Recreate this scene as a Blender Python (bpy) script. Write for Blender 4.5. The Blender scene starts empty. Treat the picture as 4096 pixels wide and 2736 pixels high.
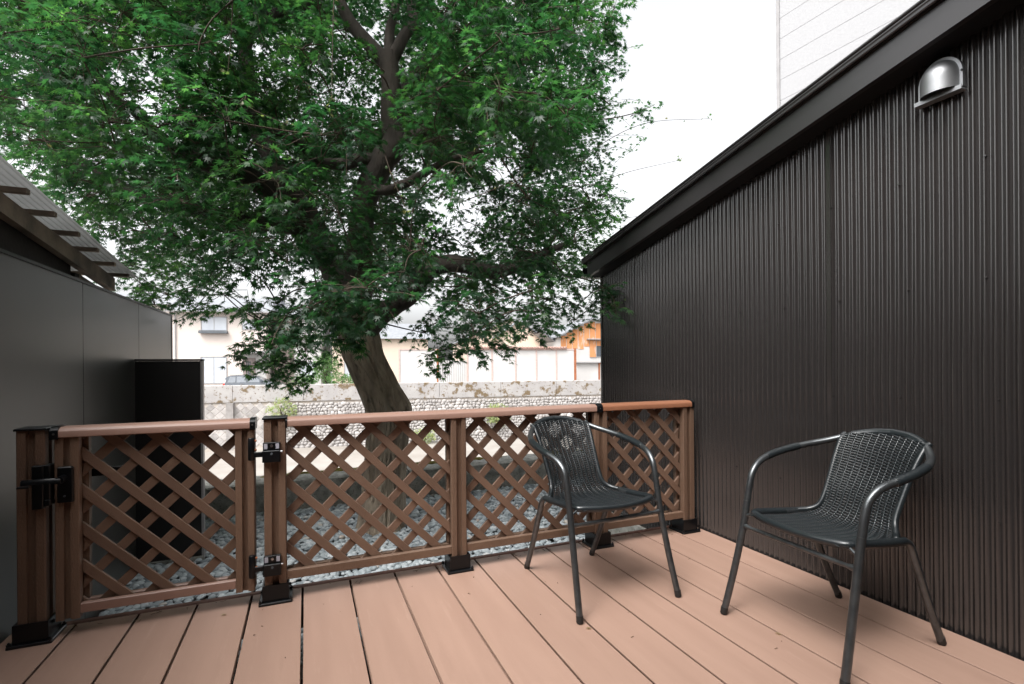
import bpy, math, random
import numpy as np
from mathutils import Vector, Matrix
R = math.radians
random.seed(11); rng = np.random.default_rng(11)
scene = bpy.context.scene
col = scene.collection

# ------------------------------------------------------------------ camera, sky, sun, exposure
CAM_YAW = 22.41
cam_data = bpy.data.cameras.new('camera'); cam = bpy.data.objects.new('camera', cam_data); col.objects.link(cam)
cam_data.sensor_width = 36.0; cam_data.lens = 36.0 * 2003.0 / 4096.0
cam_data.shift_y = 92.0 / 4096.0
cam_data.clip_start = 0.05; cam_data.clip_end = 600.0
cam.matrix_world = (Matrix.Translation((0, 0, 1.05)) @ Matrix.Rotation(R(-CAM_YAW), 4, 'Z')
                    @ Matrix.Rotation(R(90), 4, 'X') @ Matrix.Rotation(R(-0.42), 4, 'Z'))
scene.camera = cam

SUN_EL, SUN_AZ = 58.0, 235.0          # azimuth clockwise from +Y
world = bpy.data.worlds.new('World'); scene.world = world; world.use_nodes = True
wn = world.node_tree; wn.nodes.clear()
w_out = wn.nodes.new('ShaderNodeOutputWorld'); w_bg = wn.nodes.new('ShaderNodeBackground')
w_sky = wn.nodes.new('ShaderNodeTexSky'); w_sky.sky_type = 'NISHITA'; w_sky.sun_disc = False
w_sky.sun_elevation = R(SUN_EL); w_sky.sun_rotation = R(SUN_AZ); w_sky.dust_density = 6.0; w_sky.air_density = 1.0; w_sky.ozone_density = 1.0
w_hsv = wn.nodes.new('ShaderNodeHueSaturation'); w_hsv.inputs['Saturation'].default_value = 0.10   # overcast: the cloud layer takes the blue out
wn.links.new(w_sky.outputs[0], w_hsv.inputs['Color']); wn.links.new(w_hsv.outputs[0], w_bg.inputs['Color'])
w_bg.inputs['Strength'].default_value = 0.15
wn.links.new(w_bg.outputs[0], w_out.inputs['Surface'])

sun_data = bpy.data.lights.new('sun', 'SUN'); sun = bpy.data.objects.new('sun', sun_data); col.objects.link(sun)
sun_data.energy = 0.5; sun_data.angle = R(25); sun_data.color = (1.0, 0.96, 0.91)
_az, _el = R(SUN_AZ), R(SUN_EL)
sun_dir = Vector((math.sin(_az) * math.cos(_el), math.cos(_az) * math.cos(_el), math.sin(_el)))
sun.rotation_euler = (-sun_dir).to_track_quat('-Z', 'Y').to_euler()

vs = scene.view_settings; vs.view_transform = 'Standard'; vs.look = 'None'; vs.gamma = 1.0; vs.use_curve_mapping = False
vs.exposure = 1.52
scene.cycles.adaptive_threshold = 0.02; scene.cycles.use_light_tree = False; scene.cycles.caustics_reflective = False; scene.cycles.caustics_refractive = False
scene.cycles.max_bounces = 4; scene.cycles.diffuse_bounces = 2; scene.cycles.transmission_bounces = 3; scene.cycles.transparent_max_bounces = 8

# ------------------------------------------------------------------ materials
def mat(name, c1, c2=None, scale=6.0, rough=0.6, metallic=0.0, bump=0.0, bscale=60.0, stretch=(1, 1, 1), spec=0.5,
        spots=None, rough2=None, detail=5.0, coat=0.0, world_space=False, vary=0.0, bdist=0.01):
    m = bpy.data.materials.new(name); m.use_nodes = True
    nt = m.node_tree; N = nt.nodes; Lk = nt.links
    b = N['Principled BSDF']
    b.inputs['Roughness'].default_value = rough; b.inputs['Metallic'].default_value = metallic
    b.inputs['Specular IOR Level'].default_value = spec
    if coat: b.inputs['Coat Weight'].default_value = coat
    tc = N.new('ShaderNodeTexCoord'); mp = N.new('ShaderNodeMapping'); mp.inputs['Scale'].default_value = stretch
    if world_space:
        ge = N.new('ShaderNodeNewGeometry'); Lk.new(ge.outputs['Position'], mp.inputs['Vector'])
    else:
        Lk.new(tc.outputs['Object'], mp.inputs['Vector'])
    if c2 is None: c2 = tuple(v * 0.8 for v in c1)
    nz = N.new('ShaderNodeTexNoise'); nz.inputs['Scale'].default_value = scale; nz.inputs['Detail'].default_value = detail
    Lk.new(mp.outputs[0], nz.inputs['Vector'])
    rp = N.new('ShaderNodeValToRGB'); rp.color_ramp.elements[0].position = 0.3; rp.color_ramp.elements[1].position = 0.7
    rp.color_ramp.elements[0].color = (*c2, 1); rp.color_ramp.elements[1].color = (*c1, 1)
    Lk.new(nz.outputs['Fac'], rp.inputs['Fac'])
    out = rp.outputs['Color']
    if spots:                               # (colour, scale, threshold, amount)
        for (sc, ss, th, am) in spots:
            n2 = N.new('ShaderNodeTexNoise'); n2.inputs['Scale'].default_value = ss; n2.inputs['Detail'].default_value = 8.0
            n2.inputs['Roughness'].default_value = 0.65
            Lk.new(mp.outputs[0], n2.inputs['Vector'])
            r2 = N.new('ShaderNodeValToRGB'); r2.color_ramp.elements[0].position = th; r2.color_ramp.elements[1].position = th + 0.06
            r2.color_ramp.elements[0].color = (0, 0, 0, 1); r2.color_ramp.elements[1].color = (am, am, am, 1)
            Lk.new(n2.outputs['Fac'], r2.inputs['Fac'])
            mx = N.new('ShaderNodeMix'); mx.data_type = 'RGBA'
            Lk.new(r2.outputs['Color'], mx.inputs[0]); Lk.new(out, mx.inputs[6]); mx.inputs[7].default_value = (*sc, 1)
            out = mx.outputs[2]
    if vary:                                # every board or stone has its own tone
        oi = N.new('ShaderNodeObjectInfo'); mv = N.new('ShaderNodeMapRange'); mv.inputs['To Min'].default_value = 1 - vary; mv.inputs['To Max'].default_value = 1 + vary
        Lk.new(oi.outputs['Random'], mv.inputs['Value']); hs_ = N.new('ShaderNodeHueSaturation'); Lk.new(mv.outputs[0], hs_.inputs['Value']); Lk.new(out, hs_.inputs['Color']); out = hs_.outputs[0]
    Lk.new(out, b.inputs['Base Color'])
    if rough2 is not None:
        mr = N.new('ShaderNodeMapRange'); mr.inputs['To Min'].default_value = rough; mr.inputs['To Max'].default_value = rough2
        n4 = N.new('ShaderNodeTexNoise'); n4.inputs['Scale'].default_value = scale * 0.6; Lk.new(mp.outputs[0], n4.inputs['Vector'])
        Lk.new(n4.outputs['Fac'], mr.inputs['Value']); Lk.new(mr.outputs[0], b.inputs['Roughness'])
    if bump:
        n3 = N.new('ShaderNodeTexNoise'); n3.inputs['Scale'].default_value = bscale; n3.inputs['Detail'].default_value = 6.0
        Lk.new(mp.outputs[0], n3.inputs['Vector'])
        bp = N.new('ShaderNodeBump'); bp.inputs['Strength'].default_value = bump; bp.inputs['Distance'].default_value = bdist
        Lk.new(n3.outputs['Fac'], bp.inputs['Height']); Lk.new(bp.outputs[0], b.inputs['Normal'])
    return m

M = {}
M['deck'] = mat('deck_composite', (0.350, 0.222, 0.168), (0.310, 0.193, 0.145), scale=2.2, rough=0.50, rough2=0.62, bump=0.10, bscale=90, stretch=(6, 0.6, 6), world_space=True,
                vary=0.045,
                spots=[((0.42, 0.285, 0.22), 5, 0.60, 0.22), ((0.26, 0.16, 0.118), 3.1, 0.60, 0.22), ((0.16, 0.095, 0.07), 120, 0.70, 0.5), ((0.60, 0.48, 0.40), 90, 0.735, 0.4)])
M['trim'] = mat('deck_trim', (0.16, 0.070, 0.050), (0.12, 0.052, 0.037), rough=0.65, bump=0.08, bscale=120, stretch=(0.5, 6, 6))
M['joist'] = mat('joist', (0.035, 0.028, 0.025), rough=0.8)
M['wood'] = mat('fence_composite', (0.160, 0.096, 0.062), (0.125, 0.072, 0.046), scale=5, rough=0.6, bump=0.35, bscale=260, stretch=(1, 1, 0.3), world_space=True, vary=.05, spots=[((0.30, 0.19, 0.13), 240, 0.62, 0.35), ((0.09, 0.05, 0.033), 200, 0.64, 0.45)])
M['slat'] = mat('slat_composite', (0.160, 0.095, 0.063), (0.122, 0.070, 0.046), scale=5, rough=0.6, bump=0.3, bscale=260, world_space=True, vary=.10, spots=[((0.30, 0.19, 0.13), 240, 0.62, 0.35), ((0.09, 0.05, 0.033), 200, 0.64, 0.45), ((0.25, 0.17, 0.12), 6, 0.62, 0.35)])
M['rail'] = mat('rail_composite', (0.32, 0.195, 0.152), (0.265, 0.155, 0.118), scale=4, rough=0.42, bump=0.10, bscale=160, stretch=(0.25, 4, 4), world_space=True)
M['rail2'] = mat('rail_composite_orange', (0.27, 0.115, 0.062), (0.22, 0.090, 0.046), scale=4, rough=0.45, bump=0.10, bscale=160, stretch=(0.25, 4, 4), world_space=True)
M['black'] = mat('black_cast_metal', (0.0045, 0.005, 0.006), (0.003, 0.0035, 0.004), rough=0.30, spec=0.32, bump=0.05, bscale=300)
M['steel'] = mat('bolt_steel', (0.45, 0.45, 0.46), rough=0.3, metallic=1.0)
M['label'] = mat('grey_label', (0.42, 0.42, 0.48), rough=0.5)
M['tube'] = mat('chair_tube', (0.135, 0.143, 0.148), (0.09, 0.096, 0.10), scale=30, rough=0.33, metallic=0.85, bump=0.05, bscale=400)
M['wicker'] = mat('black_wicker', (0.014, 0.018, 0.020), (0.010, 0.013, 0.015), scale=40, rough=0.30, spec=0.6)
M['rubber'] = mat('rubber_foot', (0.012, 0.012, 0.012), rough=0.6)
M['corr'] = mat('brown_corrugated', (0.028, 0.0248, 0.0238), (0.021, 0.0187, 0.018), scale=1.6, rough=0.16, rough2=0.25, spec=1.0, stretch=(1, 1, 0.25), bump=0.03, bscale=30,
                spots=[((0.12, 0.115, 0.12), 7.0, 0.735, 0.35)])
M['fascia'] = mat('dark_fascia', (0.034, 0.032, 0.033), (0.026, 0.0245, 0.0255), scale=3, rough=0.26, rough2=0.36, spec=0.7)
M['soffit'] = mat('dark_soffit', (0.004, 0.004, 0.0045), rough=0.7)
M['silver'] = mat('brushed_stainless', (0.43, 0.44, 0.45), (0.38, 0.39, 0.40), scale=20, rough=0.5, metallic=0.85)
M['graypanel'] = mat('grey_fibre_panel', (0.070, 0.067, 0.062), (0.058, 0.056, 0.052), scale=1.2, rough=0.33, bump=0.06, bscale=500, spec=0.5)
M['darkpanel'] = mat('dark_brown_panel', (0.011, 0.0095, 0.0095), (0.008, 0.007, 0.007), scale=2, rough=0.45, bump=0.04, bscale=400)
M['endcap'] = mat('pale_aluminium', (0.34, 0.32, 0.32), rough=0.4, metallic=0.3)
M['galv0'] = mat('galvanised_sheet', (0.42, 0.42, 0.42), (0.30, 0.30, 0.31), scale=3, rough=0.5, metallic=0.3, spots=[((0.18, 0.16, 0.14), 5, 0.62, 0.5)])
M['oldwood'] = mat('weathered_timber', (0.34, 0.265, 0.205), (0.12, 0.10, 0.082), scale=6, rough=0.85, bump=0.4, bscale=40, stretch=(1, 1, 1))
M['darkwood'] = mat('dark_timber', (0.030, 0.022, 0.019), (0.018, 0.014, 0.012), scale=6, rough=0.85, bump=0.3, bscale=40)
M['bark'] = mat('maple_bark', (0.42, 0.345, 0.26), (0.17, 0.132, 0.098), scale=5, rough=0.9, bump=1.0, bscale=16, bdist=0.03, stretch=(2.2, 2.2, 0.55), detail=10,
                spots=[((0.30, 0.29, 0.25), 3.5, 0.60, 0.5), ((0.05, 0.04, 0.032), 9, 0.62, 0.6)])
M['limb'] = mat('shaded_limb_bark', (0.075, 0.060, 0.050), (0.030, 0.025, 0.021), scale=5, rough=0.9, bump=0.8, bscale=30, stretch=(1.6, 1.6, 0.6), detail=9)  # darker than the trunk bark: the crown's shade is put into this colour
M['twig'] = mat('maple_twig', (0.075, 0.050, 0.032), (0.045, 0.032, 0.022), rough=0.8)
M['concrete'] = mat('mossy_kerb_concrete', (0.33, 0.325, 0.295), (0.17, 0.168, 0.15), scale=14, rough=0.9, bump=0.8, bscale=70, detail=10,
                    spots=[((0.075, 0.07, 0.06), 40, 0.56, 0.75), ((0.12, 0.12, 0.07), 5, 0.64, 0.5)])
M['moss'] = mat('moss', (0.19, 0.155, 0.025), (0.10, 0.085, 0.018), scale=20, rough=1.0, bump=1.0, bscale=120)
M['parapet'] = mat('weathered_concrete', (0.40, 0.385, 0.375), (0.31, 0.295, 0.29), scale=1.2, rough=0.9, bump=0.3, bscale=10,
                   spots=[((0.12, 0.072, 0.018), 1.7, 0.535, 0.85), ((0.12, 0.075, 0.03), 5.5, 0.585, 0.8)])
M['stone'] = mat('embankment_stone', (0.44, 0.415, 0.40), (0.31, 0.29, 0.28), scale=3.5, rough=0.9, bump=0.4, bscale=14, world_space=True, vary=.25,
                 spots=[((0.22, 0.17, 0.10), 3.2, 0.64, 0.6)])
M['stoneback'] = mat('embankment_mortar', (0.46, 0.425, 0.395), (0.34, 0.29, 0.24), scale=3, rough=1.0)
M['bed'] = mat('river_bed_concrete', (0.30, 0.28, 0.255), (0.235, 0.21, 0.185), scale=0.6, rough=0.9, bump=0.3, bscale=5, spots=[((0.30, 0.27, 0.22), 1.7, 0.66, 0.7)])
M['road'] = mat('far_road', (0.35, 0.34, 0.33), rough=0.9)
M['earth'] = mat('dark_earth', (0.05, 0.045, 0.04), (0.03, 0.027, 0.024), rough=1.0)
M['cream'] = mat('cream_render', (0.66, 0.585, 0.535), (0.63, 0.555, 0.51), scale=1.0, rough=0.9)
M['beige'] = mat('beige_render', (0.66, 0.54, 0.44), (0.63, 0.51, 0.415), scale=0.8, rough=0.9)
M['whitewall'] = mat('white_plaster', (0.56, 0.545, 0.53), (0.48, 0.465, 0.45), scale=0.8, rough=0.9)
M['siding'] = mat('white_siding', (0.43, 0.43, 0.44), (0.40, 0.40, 0.41), scale=30, rough=0.7, bump=0.35, bscale=60)
M['frame_grey'] = mat('aluminium_frame', (0.38, 0.37, 0.37), rough=0.5)
M['glass'] = mat('curtained_glass', (0.55, 0.58, 0.62), (0.48, 0.51, 0.56), scale=1.5, rough=0.12, spec=0.6)
M['darkglass'] = mat('dark_glass', (0.10, 0.115, 0.13), rough=0.08, spec=0.6)
M['tile'] = mat('grey_roof_tile', (0.26, 0.27, 0.29), (0.19, 0.20, 0.215), scale=4, rough=0.6)
M['redtile'] = mat('reddish_coping_tile', (0.36, 0.23, 0.19), (0.28, 0.17, 0.14), scale=4, rough=0.7)
M['rust'] = mat('rusted_sheet', (0.60, 0.29, 0.13), (0.50, 0.20, 0.075), scale=1.1, rough=0.85, stretch=(1, 1, 0.3), spots=[((0.62, 0.52, 0.45), 1.4, 0.60, 0.8)])
M['rustpost'] = mat('rusted_post', (0.36, 0.13, 0.055), (0.24, 0.08, 0.035), rough=0.85)
M['pinkpost'] = mat('faded_post', (0.52, 0.40, 0.36), rough=0.85)
M['carpaint'] = mat('dark_car_paint', (0.10, 0.115, 0.135), rough=0.2, spec=0.6, coat=0.6)
M['carglass'] = mat('car_glass', (0.20, 0.22, 0.245), rough=0.08, spec=0.6)
M['redlamp'] = mat('red_lamp', (0.65, 0.05, 0.03), rough=0.2)
M['whitelamp'] = mat('white_lamp', (0.75, 0.75, 0.75), rough=0.2)
M['orange'] = mat('orange_paint', (0.75, 0.16, 0.04), rough=0.5)
M['brownside'] = mat('brown_siding', (0.22, 0.18, 0.16), (0.17, 0.14, 0.12), rough=0.8, scale=8, stretch=(3, 3, 0.1))
M['doorbrown'] = mat('door_brown', (0.25, 0.20, 0.185), rough=0.6)
M['darkgrey'] = mat('dark_grey_metal', (0.10, 0.115, 0.13), rough=0.5)
M['litter'] = mat('dry_litter', (0.16, 0.095, 0.05), (0.07, 0.045, 0.03), scale=60, rough=0.9)
M['pebbleA'] = mat('pebbles', (0.2, 0.2, 0.2), rough=0.5)

def attr_mat(m, name, stops, rough, rough_add=0.0, bump=None):
    """colour of each piece (pebble, leaf) from its own stored number"""
    nt = m.node_tree; N = nt.nodes; Lk = nt.links; b = N['Principled BSDF']
    a = N.new('ShaderNodeAttribute'); a.attribute_name = name; a.attribute_type = 'GEOMETRY'
    rp = N.new('ShaderNodeValToRGB')
    while len(rp.color_ramp.elements) < len(stops): rp.color_ramp.elements.new(0.5)
    for e, (p, c) in zip(rp.color_ramp.elements, stops): e.position = p; e.color = (*c, 1)
    Lk.new(a.outputs['Fac'], rp.inputs['Fac'])
    b.inputs['Roughness'].default_value = rough
    return rp, b, nt
rp, b, nt = attr_mat(M['pebbleA'], 'tint', [(0.0, (0.16, 0.185, 0.20)), (0.5, (0.36, 0.40, 0.42)), (0.85, (0.52, 0.55, 0.565)), (0.95, (0.44, 0.37, 0.32)), (1.0, (0.52, 0.48, 0.43))], 0.55)
nt.links.new(rp.outputs['Color'], b.inputs['Base Color'])

def leaf_material(name, stops, tstops, trans=0.50):
    m = bpy.data.materials.new(name); m.use_nodes = True
    rp, b, nt = attr_mat(m, 'tint', stops, 0.38)
    nt.links.new(rp.outputs['Color'], b.inputs['Base Color']); b.inputs['Specular IOR Level'].default_value = 0.65
    rt, _, _ = attr_mat(m, 'tint', tstops, 0.42)
    tr = nt.nodes.new('ShaderNodeBsdfTranslucent'); nt.links.new(rt.outputs['Color'], tr.inputs['Color'])
    mx = nt.nodes.new('ShaderNodeMixShader'); mx.inputs[0].default_value = trans
    nt.links.new(b.outputs[0], mx.inputs[1]); nt.links.new(tr.outputs[0], mx.inputs[2])
    nt.links.new(mx.outputs[0], nt.nodes['Material Output'].inputs['Surface'])
    return m
M['leaf'] = leaf_material('maple_leaf', [(0.0, (0.015, 0.040, 0.022)), (0.6, (0.025, 0.058, 0.028)), (0.93, (0.050, 0.105, 0.038)), (1.0, (0.24, 0.22, 0.10))],
                          [(0.0, (0.028, 0.125, 0.034)), (0.6, (0.062, 0.215, 0.044)), (0.93, (0.17, 0.42, 0.075)), (1.0, (0.45, 0.42, 0.14))])
M['shootleaf'] = leaf_material('young_leaf', [(0.0, (0.16, 0.24, 0.07)), (1.0, (0.33, 0.25, 0.15))], [(0.0, (0.30, 0.45, 0.12)), (1.0, (0.5, 0.4, 0.2))])
def sheet_plastic():
    m = bpy.data.materials.new('translucent_roof_sheet'); m.use_nodes = True; nt = m.node_tree; b = nt.nodes['Principled BSDF']
    b.inputs['Base Color'].default_value = (0.45, 0.46, 0.46, 1); b.inputs['Roughness'].default_value = 0.45
    nz = nt.nodes.new('ShaderNodeTexNoise'); nz.inputs['Scale'].default_value = 4.0; rp_ = nt.nodes.new('ShaderNodeValToRGB')
    rp_.color_ramp.elements[0].color = (0.07, 0.07, 0.068, 1); rp_.color_ramp.elements[1].color = (0.17, 0.175, 0.175, 1)
    nt.links.new(nz.outputs['Fac'], rp_.inputs['Fac'])
    tr_ = nt.nodes.new('ShaderNodeBsdfTranslucent'); nt.links.new(rp_.outputs['Color'], tr_.inputs['Color'])
    mx_ = nt.nodes.new('ShaderNodeMixShader'); mx_.inputs[0].default_value = 0.42
    nt.links.new(b.outputs[0], mx_.inputs[1]); nt.links.new(tr_.outputs[0], mx_.inputs[2]); nt.links.new(mx_.outputs[0], nt.nodes['Material Output'].inputs['Surface'])
    return m
M['galv'] = sheet_plastic()
M['bush'] = leaf_material('bush_leaf', [(0.0, (0.05, 0.11, 0.04)), (1.0, (0.13, 0.22, 0.08))], [(0.0, (0.10, 0.28, 0.06)), (1.0, (0.25, 0.45, 0.12))])
M['palebush'] = leaf_material('pale_bush_leaf', [(0.0, (0.26, 0.36, 0.16)), (1.0, (0.46, 0.48, 0.24))], [(0.0, (0.35, 0.52, 0.2)), (1.0, (0.6, 0.6, 0.25))])

# ------------------------------------------------------------------ mesh helpers
class MB:
    def __init__(s): s.v = []; s.f = []
    def add(s, vs_, fs):
        n = len(s.v); s.v.extend([tuple(p) for p in vs_]); s.f.extend([tuple(i + n for i in f) for f in fs]); return s
    def box(s, x0, x1, y0, y1, z0, z1):
        return s.add([(x0, y0, z0), (x1, y0, z0), (x1, y1, z0), (x0, y1, z0), (x0, y0, z1), (x1, y0, z1), (x1, y1, z1), (x0, y1, z1)],
                     [(3, 2, 1, 0), (4, 5, 6, 7), (0, 1, 5, 4), (1, 2, 6, 5), (2, 3, 7, 6), (3, 0, 4, 7)])
    def prism(s, prof, axis, a, b):
        """profile polygon (counter-clockwise seen from +axis) pulled along an axis. X: (y,z)  Y: (z,x)  Z: (x,y)"""
        n = len(prof)
        def P(p, t):
            return (t, p[0], p[1]) if axis == 'X' else ((p[1], t, p[0]) if axis == 'Y' else (p[0], p[1], t))
        return s.add([P(p, a) for p in prof] + [P(p, b) for p in prof],
                     [tuple(range(n - 1, -1, -1)), tuple(range(n, 2 * n))] + [(i, (i + 1) % n, n + (i + 1) % n, n + i) for i in range(n)])
    def cbox(s, x0, x1, y0, y1, z0, z1, c=0.004):
        """box with chamfered vertical edges and a chamfered top"""
        def ring(k, z): return [(x0 + k + c, y0 + k, z), (x1 - k - c, y0 + k, z), (x1 - k, y0 + k + c, z), (x1 - k, y1 - k - c, z),
                                (x1 - k - c, y1 - k, z), (x0 + k + c, y1 - k, z), (x0 + k, y1 - k - c, z), (x0 + k, y0 + k + c, z)]
        vs_ = ring(0, z0) + ring(0, z1 - c) + ring(c * 0.8, z1)
        fs = [tuple(range(7, -1, -1)), tuple(range(16, 24))]
        for k in (0, 8): fs += [(k + i, k + (i + 1) % 8, k + 8 + (i + 1) % 8, k + 8 + i) for i in range(8)]
        return s.add(vs_, fs)
    def tube(s, path, rad, n=10, caps=True, wob=0.0):
        P = [Vector(p) for p in path]; m = len(P)
        rad = rad if hasattr(rad, '__len__') else [rad] * m
        T = [(P[min(i + 1, m - 1)] - P[max(i - 1, 0)]).normalized() for i in range(m)]
        up = Vector((0, 0, 1)) if abs(T[0].z) < 0.9 else Vector((1, 0, 0))
        Nn = (up - T[0] * up.dot(T[0])).normalized()
        vs_ = []
        for i in range(m):
            Nn = (Nn - T[i] * Nn.dot(T[i])).normalized(); B = T[i].cross(Nn)
            for k in range(n):
                a = 2 * math.pi * k / n
                rr = rad[i] * (1 + (wob * (math.sin(3 * a + i * 0.31) * 0.5 + math.sin(5 * a - i * 0.17) * 0.3 + random.uniform(-.08, .08)) if wob else 0))
                vs_.append(P[i] + (Nn * math.cos(a) + B * math.sin(a)) * rr)
        fs = [(i * n + k, i * n + (k + 1) % n, (i + 1) * n + (k + 1) % n, (i + 1) * n + k) for i in range(m - 1) for k in range(n)]
        if caps: fs += [tuple(range(n - 1, -1, -1)), tuple(range((m - 1) * n, m * n))]
        return s.add(vs_, fs)
    def cyl(s, p, q, r, n=12): return s.tube([p, q], r, n)

def spline(pts, per=6):
    """Catmull-Rom through points (any dimension)"""
    A = [np.array(p, float) for p in pts]; A = [2 * A[0] - A[1]] + A + [2 * A[-1] - A[-2]]; out = []
    for i in range(1, len(A) - 2):
        for k in range(per):
            t = k / per
            out.append(0.5 * ((2 * A[i]) + (A[i + 1] - A[i - 1]) * t + (2 * A[i - 1] - 5 * A[i] + 4 * A[i + 1] - A[i + 2]) * t * t + (3 * A[i] - A[i - 1] - 3 * A[i + 1] + A[i + 2]) * t ** 3))
    out.append(A[-2]); return out

def mesh_from(name, v, f):
    me = bpy.data.meshes.new(name); me.from_pydata(v, [], f); me.update(); return me
def smooth(me, on=True, angle=None):
    me.polygons.foreach_set('use_smooth', np.full(len(me.polygons), on))
    if angle is not None: me.set_sharp_from_angle(angle=R(angle))
def link(o, parent=None):
    col.objects.link(o)
    if parent is not None:
        o.parent = parent; o.matrix_parent_inverse = Matrix.Translation(parent.location).inverted() if parent.get('_w') else Matrix()
    return o
def obj(name, mb, material, parent=None, sm=None, loc=None):
    me = mb if isinstance(mb, bpy.types.Mesh) else mesh_from(name, mb.v, mb.f)
    if not len(me.materials): me.materials.append(M[material] if isinstance(material, str) else material)
    if sm is not None: smooth(me, True, sm)
    o = bpy.data.objects.new(name, me)
    if loc is not None: o.location = loc
    return link(o, parent)
def tag(o, label=None, cat=None, group=None, kind=None):
    for k, v in (('label', label), ('category', cat), ('group', group), ('kind', kind)):
        if v: o[k] = v
    return o
def thing(name, label, cat, loc=(0, 0, 0), group=None, worldverts=True, rotz=0.0):
    """an Empty at the thing's base; with worldverts its parts keep world coordinates"""
    o = bpy.data.objects.new(name, None); o.empty_display_size = 0.1; o.location = loc; o.rotation_euler = (0, 0, rotz); col.objects.link(o)
    if worldverts: o['_w'] = 1
    return tag(o, label, cat, group)
def copy_tree(o, parent=None):
    c = o.copy(); col.objects.link(c)
    if parent is not None: c.parent = parent; c.matrix_parent_inverse = o.matrix_parent_inverse.copy()
    for ch in list(o.children): copy_tree(ch, c)
    return c
def np_mesh(name, verts, loop_verts, sizes, tint=None, material=None, sm=False):
    """verts (n,3), flat loop vertex list, polygon sizes"""
    me = bpy.data.meshes.new(name)
    me.vertices.add(len(verts)); me.vertices.foreach_set('co', np.asarray(verts, np.float32).ravel())
    me.loops.add(len(loop_verts)); me.loops.foreach_set('vertex_index', np.asarray(loop_verts, np.int32))
    me.polygons.add(len(sizes)); st = np.concatenate(([0], np.cumsum(sizes)[:-1])).astype(np.int32)
    me.polygons.foreach_set('loop_start', st); me.polygons.foreach_set('loop_total', np.asarray(sizes, np.int32))
    me.update(calc_edges=True)
    if tint is not None:
        a = me.attributes.new('tint', 'FLOAT', 'POINT'); a.data.foreach_set('value', np.asarray(tint, np.float32))
    if material: me.materials.append(M[material])
    if sm: smooth(me)
    return me

# ================================================================== SETTING
GZ = -0.35                                   # pebble bed level; the deck is z = 0
# ---- ground sheet, river bed, far road
g = obj('ground', MB().add([(-60, -40, GZ - .03), (60, -40, GZ - .03), (60, 5.72, GZ - .03), (-60, 5.72, GZ - .03)], [(0, 1, 2, 3)]), 'earth'); tag(g, kind='structure')

# ---- deck of composite planks
deck = bpy.data.objects.new('deck', None); col.objects.link(deck); tag(deck, kind='structure')
PITCH, GAP, X0 = 0.2146, 0.0095, -0.878
def plank(x0, x1, y0, y1):
    c = 0.0015; z0, z1 = -0.028, 0.0
    lp, gr = .006, .014                          # grooved edges as on clip-fixed boards, added so the gaps read dark
    return MB().prism([(z0, x0), (z0, x1), (z0 + .006, x1), (z0 + .006, x1 - gr), (z1 - lp, x1 - gr), (z1 - lp, x1), (z1 - c, x1), (z1, x1 - c), (z1, x0 + c), (z1 - c, x0), (z1 - lp, x0), (z1 - lp, x0 + gr), (z0 + .006, x0 + gr), (z0 + .006, x0)], 'Y', y0, y1)
gx = [X0 + PITCH * k for k in range(0, 15)]
edges = [-1.086] + gx + [2.318]
for k in range(len(edges) - 1):
    a = edges[k] + (GAP / 2 if k else 0); b_ = edges[k + 1] - (GAP / 2 if k < len(edges) - 2 else 0)
    obj('plank', plank(a, b_, -1.4, 2.584), 'deck', deck)
obj('edge_trim', MB().prism([(2.588, -.12), (2.628, -.12), (2.628, -.006), (2.618, .003), (2.597, .003), (2.588, -.004)], 'X', -1.084, 2.318), 'trim', deck)
for y in (2.50, 1.92, 1.34, .76, .18, -.4, -1.0):
    obj('joist', MB().box(-1.08, 2.31, y - .045, y + .045, -0.13, -0.0285), 'joist', deck)

# ---- pebble bed
def ico(sub):
    import bmesh
    bm = bmesh.new(); bmesh.ops.create_icosphere(bm, subdivisions=sub, radius=1.0)
    v = np.array([p.co[:] for p in bm.verts]); f = np.array([[q.index for q in p.verts] for p in bm.faces]); bm.free(); return v, f
def pebbles(name, n_try, x0, x1, y0, y1, sub, size, zb, skip):
    iv, fi = ico(sub)
    cell = size * 0.80
    nx, ny = int((x1 - x0) / cell), int((y1 - y0) / cell)
    X, Y = np.meshgrid(np.arange(nx), np.arange(ny)); X = X.ravel().astype(float); Y = Y.ravel().astype(float)
    px = x0 + (X + 0.5 * (Y % 2) + rng.uniform(-.38, .38, len(X))) * cell; py = y0 + (Y + rng.uniform(-.38, .38, len(X))) * cell
    k = ~skip(px, py); px, py = px[k], py[k]; n = len(px)
    s = size * 0.5 * rng.uniform(0.62, 1.25, n)
    sc = np.stack([s * rng.uniform(1.0, 1.5, n), s * rng.uniform(.8, 1.05, n), s * rng.uniform(.45, .75, n)], 1)
    a = rng.uniform(0, 2 * np.pi, n); tl = rng.normal(0, .18, n); tb = rng.uniform(0, 2 * np.pi, n)
    V = iv[None] * sc[:, None]
    V = V * (1 + 0.06 * np.sin(2 * iv[None, :, 0] + tb[:, None]) + 0.04 * np.sin(2 * iv[None, :, 1] + a[:, None]))[..., None]
    ct, stt = np.cos(tl)[:, None], np.sin(tl)[:, None]
    x, y, z = V[..., 0] * ct - V[..., 2] * stt, V[..., 1], V[..., 0] * stt + V[..., 2] * ct
    ca, sa = np.cos(a)[:, None], np.sin(a)[:, None]
    V = np.stack([x * ca - y * sa + px[:, None], x * sa + y * ca + py[:, None], z + zb + (sc[:, 2] * .55 + rng.uniform(-.004, .012, n))[:, None]], -1)
    F = (fi[None] + (np.arange(n) * len(iv))[:, None, None]).reshape(-1)
    t = np.repeat(np.clip(rng.normal(.42, .24, n), 0, 1), len(iv))
    me = np_mesh(name, V.reshape(-1, 3), F, np.full(len(F) // 3, 3), t, 'pebbleA', True)
    return obj(name, me, None)
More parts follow.
